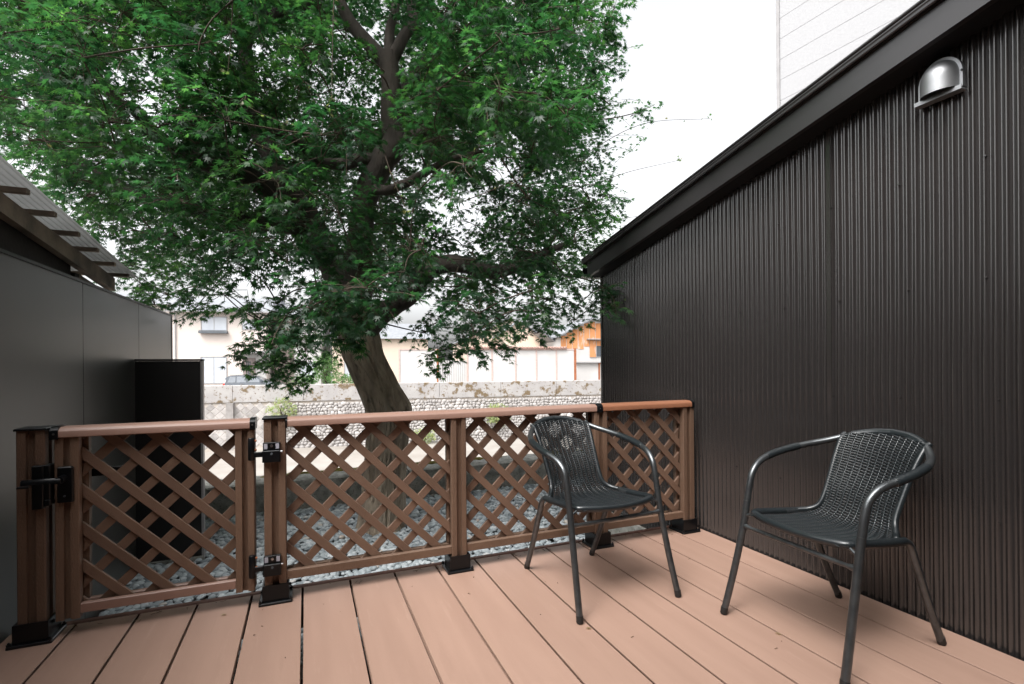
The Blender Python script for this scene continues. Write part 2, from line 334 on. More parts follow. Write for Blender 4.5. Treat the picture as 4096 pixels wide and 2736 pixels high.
def skip_near(px, py): return ((px < -.66) & (py > 4.19) & (py < 4.28)) | (np.hypot(px - .60, py - 4.43) < .19) | (px > 2.30) | ((py < 2.66) & (rng.random(len(px)) < 0.0))
def skip_far(px, py): return ((px < -.66) & (py > 4.19) & (py < 4.28)) | (np.hypot(px - .60, py - 4.43) < .19) | ((px > 2.30) & (py < 3.66))
pb = pebbles('gravel', 0, -1.06, 2.30, 1.45, 3.6, 2, .043, GZ, skip_near)
tag(pb, 'blue grey rounded pebbles laid around the maple trunk', 'gravel', kind='stuff')
pb = pebbles('gravel', 0, -1.06, 3.6, 3.6, 5.30, 2, .046, GZ, skip_far)
tag(pb, 'blue grey rounded pebbles in front of the mossy kerb', 'gravel', kind='stuff')

# ---- concrete kerb along the river
kerb = thing('concrete_kerb', 'low rough concrete kerb with yellow moss behind the pebbles', 'kerb', (0.8, 5.5, GZ))
def rough_block(x0, x1, y0, y1, z0, z1, nx, amp=0.006):
    mb = MB(); xs = np.linspace(x0, x1, nx); prof = [(y0, z0), (y0, z1 - .012), (y0 + .012, z1), (y1 - .02, z1), (y1, z1 - .015), (y1, z0)]
    vs_ = [(x + random.uniform(-.1, .1) * amp, y + random.uniform(-1, 1) * amp * (0.6 if 0 < i else 0.6), z + (random.uniform(-1, 1) * amp if z > z0 else 0)) for x in xs for i, (y, z) in enumerate(prof)]
    n = len(prof); fs = [(i * n + k, i * n + k + 1, (i + 1) * n + k + 1, (i + 1) * n + k) for i in range(nx - 1) for k in range(n - 1)]
    return mb.add(vs_, [tuple(reversed(f)) for f in fs])
for x0 in np.arange(-7.0, 9.0, 2.0):
    obj('kerb_block', rough_block(x0 + .005, x0 + 1.995, 5.30, 5.72, GZ - .1, -.06, 40), 'concrete', kerb, sm=50)
mo = MB()
for k in range(420):
    x = random.uniform(-6.9, 8.9); y = 5.64 + random.gauss(0, .028); s = random.uniform(.03, .075); h = random.uniform(.006, .02)
    if math.sin(x * 1.7) + math.sin(x * 4.1 + 1) * .6 < -.9: continue
    n = 8; ring = [(x + s * 1.6 * math.cos(6.283 * i / n) * random.uniform(.8, 1.2), min(y + s * .6 * math.sin(6.283 * i / n) * random.uniform(.8, 1.2), 5.705), -.061) for i in range(n)]
    ring2 = [(x + (p[0] - x) * .6, y + (p[1] - y) * .6, -.061 + h) for p in ring]
    mo.add(ring + ring2, [(i, (i + 1) % n, n + (i + 1) % n, n + i) for i in range(n)] + [tuple(range(n, 2 * n))])
mo = obj('moss_strip', mo, 'moss', kerb, sm=60); mo['kind'] = 'stuff'
obj('retaining_wall', MB().box(-60, 60, 5.722, 5.95, -4.6, GZ - .04), 'parapet', kerb)

# ---- the far side: local street frame (s along the river, t away, z up)
SO = Vector((-5.66, 35.866, 0)); SA = R(-9.21)
SU = Vector((math.cos(SA), math.sin(SA), 0)); SN = Vector((-math.sin(SA), math.cos(SA), 0))
def S(s, t, z): return SO + SU * s + SN * t + Vector((0, 0, z))
class SB(MB):                                # a mesh collector in street coordinates
    pass
def sobj(name, mb, material, parent=None, sm=None):
    return obj(name, MB().add([S(*p) for p in mb.v], mb.f), material, parent, sm)
def sthing(name, label, cat, s, t, z, group=None): return thing(name, label, cat, S(s, t, z), group)

rb = obj('river_bed', MB().add([(-60, 5.95, -4.13), (80, 5.95, -4.13), S(75, .4, -4.13), S(-60, .4, -4.13)], [(0, 1, 2, 3)]), 'bed'); tag(rb, kind='structure')
fr = sobj('road', SB().add([(-60, .5, -1.0), (80, .5, -1.0), (80, 160, -1.0), (-60, 160, -1.0)], [(0, 1, 2, 3)]), 'road'); tag(fr, kind='structure')

emb = sthing('embankment_wall', 'long stone river embankment with stained concrete parapet on top', 'wall', 10, 0, -4.13)
PS = [-12, -7.6, -3.2, 1.45, 5.6, 10.2, 14.3, 18.6, 22.7, 27.0, 32, 37]
for a, b_ in zip(PS[:-1], PS[1:]):
    mb = SB(); mb.prism([(0, -1.10), (.35, -1.10), (.35, -.13), (.32, -.10), (.03, -.10), (0, -.13)], 'X', a + .012, b_ - .012)
    sobj('parapet_block', mb, 'parapet', emb)
sobj('ledge', SB().box(-12, 37, -.05, .30, -1.165, -1.105), 'parapet', emb)
sobj('mortar', SB().add([(-12, .04, -1.17), (37, .04, -1.17), (37, -.30, -4.2), (-12, -.30, -4.2)], [(3, 2, 1, 0)]), 'stoneback', emb)
def wall_t(z): return 0.04 - (-1.17 - z) * .34 / 3.03
STONE_MESH = []
for k in range(8):                           # eight rounded rubble stones, shared
    iv, fi = ico(1); v = iv * np.array([.5, .30, .5]); v = np.sign(v) * np.abs(v) ** .8 * np.array([.93, 1, .93]); v = v * (1 + rng.uniform(-.13, .13, (len(iv), 1)))
    me = mesh_from('stone', [tuple(p) for p in v], [tuple(q) for q in fi]); me.materials.append(M['stone']); smooth(me); STONE_MESH.append(me)
BLOCK_MESH = []
for k in range(4):
    c = .04; mb = MB(); h = .5
    a = [(-h, -h), (h, -h), (h, h), (-h, h)]
    mb.add([(x, .12, z) for x, z in a] + [(x * .97 + random.uniform(-.02, .02), -.06, z * .97 + random.uniform(-.02, .02)) for x, z in a] + [(x * .86, -.12, z * .86) for x, z in a],
           [(i, (i + 1) % 4, 4 + (i + 1) % 4, 4 + i) for i in range(4)] + [(4 + i, 4 + (i + 1) % 4, 8 + (i + 1) % 4, 8 + i) for i in range(4)] + [(8, 9, 10, 11)])
    me = mesh_from('stone_block', mb.v, mb.f); me.materials.append(M['stone']); BLOCK_MESH.append(me)
def put(me, name, s, z, sx, sz, rot, prot):
    o = bpy.data.objects.new(name, me); p = S(s, wall_t(z) - prot, z); o.location = p
    o.rotation_euler = (Matrix.Rotation(SA, 3, 'Z') @ Matrix.Rotation(rot, 3, 'Y')).to_euler(); o.scale = (sx, .17, sz)
    return link(o, emb)
# dressed blocks laid on the diagonal at the left
cnt = 0
d = .40
for i in range(-26, 26):
    for j in range(-26, 26):
        s = (i + j) * d * .7071 + .2; z = (i - j) * d * .7071 * .92 - 2.5
        if not (-1.5 < s < 3.9 and -4.0 < z < -1.32): continue
        if abs(s - 1.35) < .26: continue
        put(random.choice(BLOCK_MESH), 'stone_block', s, z, d * .93, d * .93, R(45), .02); cnt += 1
sobj('drain_strip', SB().box(1.15, 1.55, -.30, .02, -4.1, -1.2), 'stone', emb)
# rubble to the right: nearest rows as single stones, the rest as one mass
rub = []
z = -1.30; row = 0
while z > -4.1:
    hh = random.uniform(.17, .26); s = 4.05 + random.uniform(0, .2)
    while s < 30:
        w = random.uniform(.14, .40); rub.append((s + w / 2, z - hh / 2 + random.uniform(-.04, .04), w, hh * random.uniform(.9, 1.5))); s += w * .93
    z -= hh * .92; row += 1
random.shuffle(rub)
vis = [q for q in rub if q[0] < 26.5 and q[1] > -3.6]; vis.sort(key=lambda q: -q[2] * q[3]); solo = set(vis[:300 - cnt - 4])
SV, SF = [], []
for q in rub:
    me = random.choice(STONE_MESH); rot = random.uniform(-.5, .5)
    if q in solo: put(me, 'stone', q[0], q[1], q[2], q[3], rot, .03)
    else:
        n0 = len(SV); cr, sr = math.cos(rot), math.sin(rot)
        for v in me.vertices:
            x, y, zz = v.co; x, zz = x * q[2], zz * q[3]; x, zz = x * cr + zz * sr, -x * sr + zz * cr
            SV.append(S(q[0] + x, wall_t(q[1]) - .03 + y * .17, q[1] + zz))
        SF += [tuple(i + n0 for i in p.vertices) for p in me.polygons]
o = obj('rubble_stones', MB().add(SV, SF), 'stone', emb, sm=80); o['kind'] = 'stuff'

# ================================================================== RIGHT: corrugated shed
XW = 2.335
def wtop(y): return 2.48 - .1905 * y
shed = thing('corrugated_shed', 'dark brown corrugated metal shed wall with sloping eave beside the deck', 'shed', (XW, 1.2, GZ))
CP = .0325
def sheet(y0, y1, xoff):
    """trapezoid-sine corrugation running vertically, front towards -X"""
    mb = MB(); seg = 10; n = int(round((y1 - y0) / CP * seg)); zs_n = 9
    ys = [y0 + (y1 - y0) * i / n for i in range(n + 1)]
    V = []
    for y in ys:
        ph = (y % CP) / CP; w = math.sin(2 * math.pi * ph); w = math.copysign(abs(w) ** .92, w)
        for k in range(zs_n):
            t = k / (zs_n - 1); z = GZ - .02 + (wtop(y) + .03 - GZ + .02) * t
            x = XW + xoff - .0070 * w + .0022 * math.sin(y * 3.1 + z * 1.7) + .0015 * math.sin(z * 4.3 + y)
            V.append((x, y, z))
    F = [(i * zs_n + k, i * zs_n + k + 1, (i + 1) * zs_n + k + 1, (i + 1) * zs_n + k) for i in range(n) for k in range(zs_n - 1)]
    return mb.add(V, F)
JT = [-1.6, -.72, .074, .861, 1.641, 2.42, 3.20, 3.63]
for k, (a, b_) in enumerate(zip(JT[:-1], JT[1:])):
    obj('wall_sheet', sheet(a - (.018 if k else 0), b_, 0.0 if k % 2 else -.0035), 'corr', shed, sm=80)
obj('corner_trim', MB().box(XW - .012, XW + .03, 3.628, 3.652, GZ, wtop(3.64) + .02), 'corr', shed)
obj('shed_body', MB().add([(XW + .02, -1.6, GZ), (4.4, -1.6, GZ), (4.4, 3.62, GZ), (XW + .02, 3.62, GZ), (XW + .02, -1.6, wtop(-1.6)), (4.4, -1.6, wtop(-1.6)), (4.4, 3.62, wtop(3.62)), (XW + .02, 3.62, wtop(3.62))],
                          [(3, 2, 1, 0), (4, 5, 6, 7), (0, 1, 5, 4), (1, 2, 6, 5), (2, 3, 7, 6), (3, 0, 4, 7)]), 'corr', shed)
sc_ = MB()
for z in (.45, .9, 1.35, 1.8):                # sheet screws
    for k in range(-8, 22):
        y = .4 + k * CP * 9.0 + random.choice((0, CP)) + CP * .75
        if y < 3.6 and z < wtop(y) - .1 and y > -1.4: sc_.tube([(XW - .002, y, z + .012 * math.sin(k)), (XW - .0095, y, z + .012 * math.sin(k))], [.0042, .003], 8)
obj('screws', sc_, 'corr', shed)['kind'] = 'stuff'
XF = 2.20
def sloped(x0, x1, dz0, dz1, y0, y1):
    return MB().add([(x0, y0, wtop(y0) + dz0), (x1, y0, wtop(y0) + dz0), (x1, y1, wtop(y1) + dz0), (x0, y1, wtop(y1) + dz0), (x0, y0, wtop(y0) + dz1), (x1, y0, wtop(y0) + dz1), (x1, y1, wtop(y1) + dz1), (x0, y1, wtop(y1) + dz1)],
                    [(3, 2, 1, 0), (4, 5, 6, 7), (0, 1, 5, 4), (1, 2, 6, 5), (2, 3, 7, 6), (3, 0, 4, 7)])
obj('fascia_board', sloped(XF, XF + .028, .004, .121, 1.442, 3.66), 'fascia', shed)
obj('fascia_board', sloped(XF - .002, XF + .028, .003, .121, -1.6, 1.446), 'fascia', shed)
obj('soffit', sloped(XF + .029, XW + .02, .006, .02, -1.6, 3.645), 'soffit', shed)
for k, (dx, dz) in enumerate(((-.012, .1225), (-.024, .138), (-.016, .155))):
    obj('drip_edge', sloped(XF + dx, XF + .05, dz, dz + .0135, -1.6, 3.70 + .012 * k), 'fascia', shed)
for k, dz in enumerate((.131, .149, .167)):
    ya, yb = -1.6, 3.71; obj('drip_bead', MB().tube([(XF - .020, ya, wtop(ya) + dz), (XF - .020, yb, wtop(yb) + dz)], .0075, 10), 'fascia', shed, sm=60)
for yq in (1.641,):
    obj('seam_strip', MB().box(XW - .0125, XW - .004, yq - .011, yq + .011, GZ, wtop(yq) + .01), 'corr', shed)
obj('roof_sheet', sloped(XF - .008, 4.55, .170, .182, -1.6, 3.74), 'fascia', shed)
obj('gutter', MB().prism([(3.70, 1.80), (3.80, 1.80), (3.82, 1.87), (3.81, 1.87), (3.79, 1.81), (3.71, 1.81), (3.70, 1.87)], 'X', XF - .02, 4.5), 'black', shed)
obj('eave_return', MB().add([(XF + .03, 3.648, 1.785), (XW - .02, 3.648, 1.785), (XW - .02, 3.69, 1.80), (XF + .03, 3.69, 1.80)], [(0, 1, 2, 3)]), 'endcap', shed)
obj('foundation', MB().box(XW - .035, XW - .006, 2.66, 3.62, GZ - .02, -.17), 'concrete', shed)

# ---- vent hood on the shed wall
vh = thing('vent_hood', 'silver stainless steel vent hood high on the brown corrugated wall', 'vent', (XW - .01, 1.184, 2.08))
yc, zb0, rY, rX, zs0 = 1.172, 2.100, .066, .080, 2.152
mb = MB(); NU, NV = 20, 10; V = []
for j in range(NV + 4):
    if j < 4: zz = zb0 + (zs0 - zb0) * j / 4; k = 1.0
    else:
        a = (j - 4) / (NV - 1) * math.pi / 2; zz = zs0 + .076 * math.sin(a); k = math.cos(a)
    for i in range(NU + 1):
        t = math.pi * i / NU
        V.append((XW - .012 - rX * k * math.sin(t) - 0.0, yc + rY * (k if j >= 4 else 1) * math.cos(t), zz + (.028 * (math.sin(t) ** 1.5) * (1 - j / 4) * -0.25 if j < 4 else 0)))
F = [(j * (NU + 1) + i, j * (NU + 1) + i + 1, (j + 1) * (NU + 1) + i + 1, (j + 1) * (NU + 1) + i) for j in range(NV + 3) for i in range(NU)]
obj('hood', mb.add(V, F), 'silver', vh, sm=60)
fl = MB(); arch = [(yc + .074 * math.cos(t), zs0 + .084 * math.sin(t)) for t in np.linspace(0, math.pi, 25)]
prof = [(yc + .074, zb0 - .004)] + arch + [(yc - .074, zb0 - .004)]
obj('flange', fl.prism([(p[0], p[1]) for p in prof], 'X', XW - .030, XW - .008), 'silver', vh, sm=40)
obj('lower_bracket', MB().box(XW - .046, XW - .010, yc - .078, yc + .080, zb0 - .020, zb0 - .014).box(XW - .048, XW - .044, yc - .078, yc + .080, zb0 - .020, zb0 - .004), 'silver', vh)
obj('grille', MB().box(XW - .060, XW - .032, yc - .035, yc + .035, zb0 + .014, zb0 + .016), 'soffit', vh)
obj('screw', MB().cyl((XW - .029, yc - .0725, zb0 + .055), (XW - .034, yc - .0725, zb0 + .055), .004), 'black', vh)

# ---- white sided building behind the shed roof
wb = thing('white_building', 'white building with horizontal lap siding rising behind the shed roof', 'building', (7.0, 5.76, GZ))
wd = Vector((-.100, .995, 0)); wc = Vector((7.014, 5.761, 0))
def W(a, out, z): return wc - wd * a + Vector((-.995, -.100, 0)) * out + Vector((0, 0, z))
mb = MB(); mb.v = []; H1 = 9.0
def wbox(a0, a1, o0, o1, z0, z1):
    return MB().add([W(a0, o0, z0), W(a1, o0, z0), W(a1, o1, z0), W(a0, o1, z0), W(a0, o0, z1), W(a1, o0, z1), W(a1, o1, z1), W(a0, o1, z1)],
                    [(0, 1, 2, 3), (7, 6, 5, 4), (4, 5, 1, 0), (5, 6, 2, 1), (6, 7, 3, 2), (7, 4, 0, 3)])
obj('wall', wbox(.02, 8, -5, -.02, GZ, H1), 'whitewall', wb)
z = 4.25
while z < H1:
    p = .326
    m_ = MB().add([W(.035, .0045, z + .0005), W(8, .0045, z + .0005), W(8, .002, z + p - .001), W(.035, .002, z + p - .001), W(.035, -.018, z + .0005), W(8, -.018, z + .0005), W(8, -.018, z + p - .001), W(.035, -.018, z + p - .001)],
                  [(0, 1, 2, 3), (3, 2, 6, 7), (4, 5, 1, 0), (4, 0, 3, 7), (1, 5, 6, 2)])
    m_.f = [tuple(reversed(f)) for f in m_.f]
    obj('siding_board', m_, 'siding', wb); z += p
obj('corner_trim', wbox(-.02, .033, -.10, .022, GZ, H1), 'frame_grey', wb)

# ================================================================== the deck's own house, behind the camera
own = thing('deck_house', 'house wall and eave that the deck belongs to, behind the viewer', 'house', (.6, -1.6, GZ))
obj('wall', MB().box(-4.0, 6.0, -1.9, -1.62, GZ, 5.6), 'graypanel', own)
obj('eave', MB().box(-4.0, 6.0, -1.618, -.35, 2.62, 2.74), 'oldwood', own)
obj('window', MB().box(-.5, 1.9, -1.618, -1.58, .02, 2.1), 'darkglass', own)

# ================================================================== LEFT: grey boundary panels, low dark wall, neighbour's roof
XL = -1.10
lw = thing('panel_wall', 'tall matte grey fibre panel boundary wall left of the gate', 'wall', (XL, 2.6, GZ))
YJ = [-1.45, -.475, .488, 1.44, 2.39, 3.354, 4.326, 5.272]
for a, b_ in zip(YJ[:-1], YJ[1:]):
    obj('panel', MB().box(XL - .035, XL, a + .003, b_ - .003, GZ - .02, 1.505), 'graypanel', lw)
obj('coping', MB().box(XL - .045, XL + .006, -1.45, 5.276, 1.5055, 1.520), 'darkpanel', lw)
obj('backing', MB().box(XL - .06, XL - .036, -1.45, 5.27, GZ, 1.50), 'darkpanel', lw)
obj('end_trim', MB().box(XL - .06, XL + .004, 5.2735, 5.285, GZ, 1.52), 'endcap', lw)
dw = thing('dark_screen_wall', 'low black brown panel screen wall behind the gate', 'wall', (-.9, 4.24, GZ))
obj('panel', MB().box(XL + .002, -.705, 4.222, 4.27, GZ - .02, 1.095), 'darkpanel', dw)
obj('end_cap', MB().box(-.7045, -.690, 4.218, 4.274, GZ, 1.096), 'endcap', dw)
obj('coping', MB().box(XL + .002, -.688, 4.214, 4.278, 1.0965, 1.110), 'darkpanel', dw)
obj('base_strip', MB().box(XL + .002, -.69, 4.19, 4.22, GZ, GZ + .035), 'concrete', dw)

nb = thing('neighbour_shed', 'old shed with corrugated roof sheet on timber battens above grey wall', 'shed', (-1.6, 3.5, GZ))
def rz(y): return 1.985 - .106 * (y - 2.925)
mb = MB(); NX = 150; V = []; x_out, x_in = -1.235, -2.6
for i in range(NX * 2 + 1):
    x = x_in + (x_out - x_in) * i / (NX * 2)
    for y in np.linspace(1.0, 4.875, 12):
        V.append((x, y, rz(y) +  .0065 * math.sin((x - x_out) / .033 * 2 * math.pi) - (0.006 if y > 3.86 else 0)))
F = [(i * 12 + k, (i + 1) * 12 + k, (i + 1) * 12 + k + 1, i * 12 + k + 1) for i in range(NX * 2) for k in range(11)]
obj('roof_sheet', mb.add(V, F), 'galv', nb, sm=80)
for y in (2.02, 2.32, 2.61, 2.90, 3.201, 3.492, 3.803, 4.103, 4.422, 4.72):
    mb = MB().box(-2.6, -1.262, y - .019, y + .019, rz(y) - .043, rz(y) - .018)
    obj('batten', mb, 'oldwood', nb)
mb = MB(); yy0, yy1 = 1.0, 4.74
def rf(x0, x1, dz0, dz1, y0, y1): return MB().add([(x0, y0, rz(y0) + dz0), (x1, y0, rz(y0) + dz0), (x1, y1, rz(y1) + dz0), (x0, y1, rz(y1) + dz0), (x0, y0, rz(y0) + dz1), (x1, y0, rz(y0) + dz1), (x1, y1, rz(y1) + dz1), (x0, y1, rz(y1) + dz1)],
                                                     [(3, 2, 1, 0), (4, 5, 6, 7), (0, 1, 5, 4), (1, 2, 6, 5), (2, 3, 7, 6), (3, 0, 4, 7)])
obj('rafter', rf(-1.40, -1.355, -.150, -.052, 1.0, 4.74), 'oldwood', nb)
obj('eave_plate', rf(-1.60, -1.402, -.19, -.165, 4.2, 4.73), 'oldwood', nb)
obj('timber_wall', rf(-1.50, -1.42, -2.2, -.062, 1.0, 4.14), 'darkwood', nb)
obj('corner_post', MB().box(-1.50, -1.40, 4.142, 4.21, GZ, rz(4.2) - .17), 'darkwood', nb)

# ================================================================== FENCE AND GATE
def post_profile(xc, yc, w, d, g=.028, gd=.016):
    x0, x1, y0, y1 = xc - w / 2, xc + w / 2, yc - d / 2, yc + d / 2; h = g / 2; c = .003
    return [(x0 + c, y0), (xc - h, y0), (xc - h, y0 + gd), (xc + h, y0 + gd), (xc + h, y0), (x1 - c, y0), (x1, y0 + c), (x1, yc - h), (x1 - gd * .6, yc - h), (x1 - gd * .6, yc + h), (x1, yc + h), (x1, y1 - c),
            (x1 - c, y1), (xc + h, y1), (xc + h, y1 - gd), (xc - h, y1 - gd), (xc - h, y1), (x0 + c, y1), (x0, y1 - c), (x0, yc + h), (x0 + gd * .6, yc + h), (x0 + gd * .6, yc - h), (x0, yc - h), (x0, y0 + c)]
YC = 2.510
def post(parent, xc, z1, w=.089, d=.089, cap=False, plate=True, z0=.013):
    p = obj('post', MB().prism(post_profile(xc, YC, w, d), 'Z', z0, z1), 'wood', parent)
    if cap: obj('cap', MB().cbox(xc - w / 2 - .006, xc + w / 2 + .006, YC - d / 2 - .006, YC + d / 2 + .006, z1 + .0005, z1 + .010, .003), 'black', p)
    if plate:
        b = obj('base_plate', MB().cbox(xc - .068, xc + .068, YC - .069, YC + .069, .001, .012, .003), 'black', p)
        s = .0540; q = MB(); t = .006
        for (a0, a1, b0, b1) in ((-s, s, -s, -s + t), (-s, s, s - t, s), (-s, -s + t, -s + t, s - t), (s - t, s, -s + t, s - t)):
            q.box(xc + a0, xc + a1, YC + b0, YC + b1, .0115, .082)
        obj('sleeve', q, 'black', p)
        for i in (-1, 1):
            for j in (-1, 1):
                bx, by = xc + i * .061, YC + j * .061
                obj('bolt', MB().tube([(bx, by, .011), (bx, by, .019), (bx, by, .0195), (bx, by, .025)], [.0075, .0075, .0045, .0035], 8), 'black', p)
        obj('bolt', MB().cyl((xc + s - .001, YC - .02, .065), (xc + s + .009, YC - .02, .065), .006, 8), 'black', p)
    return p
def rail_prof(y0, y1, z0, z1): # rounded top hand rail
    return [(y0 + .003, z0), (y1 - .003, z0), (y1, z0 + .003), (y1, z1 - .014), (y1 - .006, z1 - .005), (y1 - .018, z1), (y0 + .022, z1), (y0 + .010, z1 - .005), (y0 + .002, z1 - .013), (y0, z1 - .017), (y0, z0 + .003)]
def bar_prof(y0, y1, z0, z1, c=.004): return [(y0 + c * .3, z0), (y1 - c * .3, z0), (y1, z0 + c * .3), (y1, z1 - c), (y1 - c, z1), (y0 + c, z1), (y0, z1 - c), (y0, z0 + c * .3)]
def clip_poly(P, x0, x1, z0, z1):
    for ax, lim, sg in ((0, x0, 1), (0, x1, -1), (1, z0, 1), (1, z1, -1)):
        out = []
        for i in range(len(P)):
            a, b = P[i], P[(i + 1) % len(P)]; da, db = (a[ax] - lim) * sg, (b[ax] - lim) * sg
            if da >= 0: out.append(a)
            if (da > 0 > db) or (da < 0 < db):
                t = da / (da - db); out.append((a[0] + (b[0] - a[0]) * t, a[1] + (b[1] - a[1]) * t))
        P = out
        if not P: return P
    return P
SLW = .0365; STEP = .1497
def lattice(parent, x0, x1, z0, z1, c_back, c_fwd):
    """two crossed layers of slats: \\ in front, / behind"""
    for sg, cc, ya, yb in ((1, c_back, 2.4955, 2.5065), (-1, c_fwd, 2.507, 2.518)):
        k0 = -30
        for k in range(-30, 31):
            c = cc + k * STEP + random.uniform(-.0012, .0012); h = SLW * .7071
            # strip around z = c - sg*x
            P = [(x0 - .2, c - sg * (x0 - .2) - h), (x1 + .2, c - sg * (x1 + .2) - h), (x1 + .2, c - sg * (x1 + .2) + h), (x0 - .2, c - sg * (x0 - .2) + h)]
            P = clip_poly(P, x0, x1, z0, z1)
            if len(P) < 3: continue
            n = len(P); ch = .0016
            cx_, cz_ = sum(p[0] for p in P) / n, sum(p[1] for p in P) / n
            # front face slightly shrunk for a worn edge
            mb = MB(); nx_, nz_ = sg * .7071, .7071
            def shr(p):
                dlt = (p[0] - cx_) * nx_ + (p[1] - cz_) * nz_
                return (p[0] - nx_ * math.copysign(ch, dlt), p[1] - nz_ * math.copysign(ch, dlt))
            F0 = [shr(p) for p in P]
            vs_ = [(p[0], ya, p[1]) for p in F0] + [(p[0], ya + ch, p[1]) for p in P] + [(p[0], yb, p[1]) for p in P]
            fs = [tuple(range(n)), tuple(range(3 * n - 1, 2 * n - 1, -1))]
            for q in (0, n): fs += [(q + (i + 1) % n, q + i, q + n + i, q + n + (i + 1) % n) for i in range(n)]
            obj('slat', mb.add(vs_, fs), 'slat', parent)
ZB0, ZB1 = .092, .133
fence = thing('lattice_fence', 'brown diagonal lattice fence on black post feet along the deck edge', 'fence', (1.05, YC, 0))
P2, P3, P4, P5 = -.129, .721, 1.568, 2.205
post(fence, P2, .815, cap=True)
post(fence, P3, .779, w=.078)
post(fence, P4, .779, w=.086)
post(fence, P5, .779, w=.086)
ends = [(P2 + .0455, P3 - .0395), (P3 + .0395, P4 - .0435), (P4 + .0435, P5 - .0435)]
CB = [.446, 1.449, 2.259]; CF = [.607, -.234, -1.240]
for (a, b_), cb, cf in zip(ends, CB, CF):
    obj('bottom_rail', MB().prism(bar_prof(2.472, 2.495, ZB0, ZB1), 'X', a, b_), 'wood', fence)
    obj('bottom_rail', MB().prism(bar_prof(2.5185, 2.542, ZB0, ZB1), 'X', a, b_), 'wood', fence)
    obj('back_stile', MB().box(b_ - .012, b_ - .0005, 2.519, 2.545, ZB1 + .001, .778), 'wood', fence)
    lattice(fence, a + .001, b_ - .001, ZB0 + .006, .779, cb, cf)
rail1 = obj('top_rail', MB().prism(rail_prof(2.459, 2.553, .780, .8205), 'X', P2 + .0475, 1.5555), 'rail', fence, sm=35)
rail2 = obj('top_rail', MB().prism(rail_prof(2.459, 2.553, .780, .8205), 'X', 1.5565, 2.238), 'rail2', fence, sm=35)
def clip_band(x0, x1): return MB().prism(rail_prof(2.4555, 2.5565, .7745, .8245), 'X', x0, x1)
cp = obj('rail_clip', clip_band(1.538, 1.575), 'black', fence, sm=35)
obj('screw', MB().cyl((1.557, 2.4565, .797), (1.557, 2.4535, .797), .0035, 8), 'steel', cp)
obj('rail_clip', clip_band(2.226, 2.245), 'black', fence, sm=35)
obj('rail_clip', clip_band(P2 + .0452, P2 + .0505), 'black', fence, sm=35)

def hinge(parent, z):
    """strap hinge: bracket on the post, arm, and barrel on the gate stile"""
    h = obj('hinge', MB().cbox(-.178, -.106, 2.440, 2.467, z - .025, z + .026, .003), 'black', parent)
    obj('hinge_cover', MB().cbox(-.176, -.107, 2.453, 2.467, z + .0262, z + .060, .002), 'black', h)
    obj('label_plate', MB().box(-.172, -.158, 2.4515, 2.453, z + .032, z + .055), 'label', h)
    obj('label_plate', MB().box(-.125, -.111, 2.4515, 2.453, z + .032, z + .055), 'label', h)
    obj('bolt', MB().cyl((-.141, 2.452, z + .046), (-.141, 2.447, z + .046), .006, 10), 'steel', h)
    obj('bolt', MB().cyl((-.141, 2.441, z + .012), (-.141, 2.437, z + .012), .005, 10), 'darkgrey', h)
    obj('bolt', MB().cyl((-.106, 2.452, z + .018), (-.098, 2.452, z + .018), .005, 10), 'steel', h)
    obj('hinge_arm', MB().cbox(-.215, -.1782, 2.444, 2.460, z + .000, z + .022, .002), 'black', h)
hinge(fence, .655); hinge(fence, .155)

gate = thing('lattice_gate', 'brown lattice gate with black lever latch and rounded top rail', 'gate', (-.556, YC, .02))
GL, GR = (-.902, -.826), (-.286, -.211)
for a, b_ in (GL, GR):
    obj('stile', MB().prism(post_profile((a + b_) / 2, YC, b_ - a, .084, g=.022), 'Z', .068, .779), 'wood', gate)
for ya, yb in ((2.472, 2.495), (2.5185, 2.542)):
    obj('bottom_rail', MB().prism(bar_prof(ya, yb, .086, .124), 'X', GL[1] + .001, GR[0] - .001), 'rail', gate)
obj('back_stile', MB().box(GL[1] + .0005, GL[1] + .016, 2.519, 2.545, .125, .778), 'wood', gate)
lattice(gate, GL[1] + .001, GR[0] - .001, .092, .779, -.261, 1.0195)
obj('top_rail', MB().prism(rail_prof(2.459, 2.553, .780, .8205), 'X', GL[0] - .004, GR[1] + .004), 'rail', gate, sm=35)
for x0, x1 in ((GL[0] - .010, GL[0] + .016), (GR[1] - .016, GR[1] + .006)):
    cc = obj('rail_cap', clip_band(x0, x1), 'black', gate, sm=35)
    obj('screw', MB().cyl(((x0 + x1) / 2, 2.4565, .796), ((x0 + x1) / 2, 2.453, .796), .004, 8), 'steel', cc)
for z0 in (.642, .130):
    bb = obj('hinge_barrel', MB().tube([(-.221, 2.452, z0), (-.221, 2.452, z0 + .004), (-.221, 2.452, z0 + .095), (-.221, 2.452, z0 + .098)], [.011, .0135, .0135, .011], 14), 'black', gate, sm=40)
    for dz in (.045, .085): obj('bolt', MB().cyl((-.208, 2.452, z0 + dz), (-.200, 2.452, z0 + dz), .005, 8), 'rustpost', bb)
la = obj('latch_plate', MB().cbox(-.890, -.840, 2.455, 2.470, .530, .668, .004), 'black', gate)
obj('lever', MB().cbox(-.982, -.858, 2.408, 2.424, .614, .634, .005), 'black', la, sm=40)
obj('lever_hub', MB().cyl((-.868, 2.456, .624), (-.868, 2.410, .624), .014, 14), 'black', la, sm=40)
obj('thumb_tab', MB().cbox(-.990, -.955, 2.404, 2.420, .604, .612, .002), 'black', la)
obj('back_lever', MB().cbox(-.83, -.70, 2.592, 2.606, .60, .635, .004), 'black', la)
obj('screw', MB().cyl((-.866, 2.456, .555), (-.866, 2.452, .555), .004, 8), 'darkgrey', la)

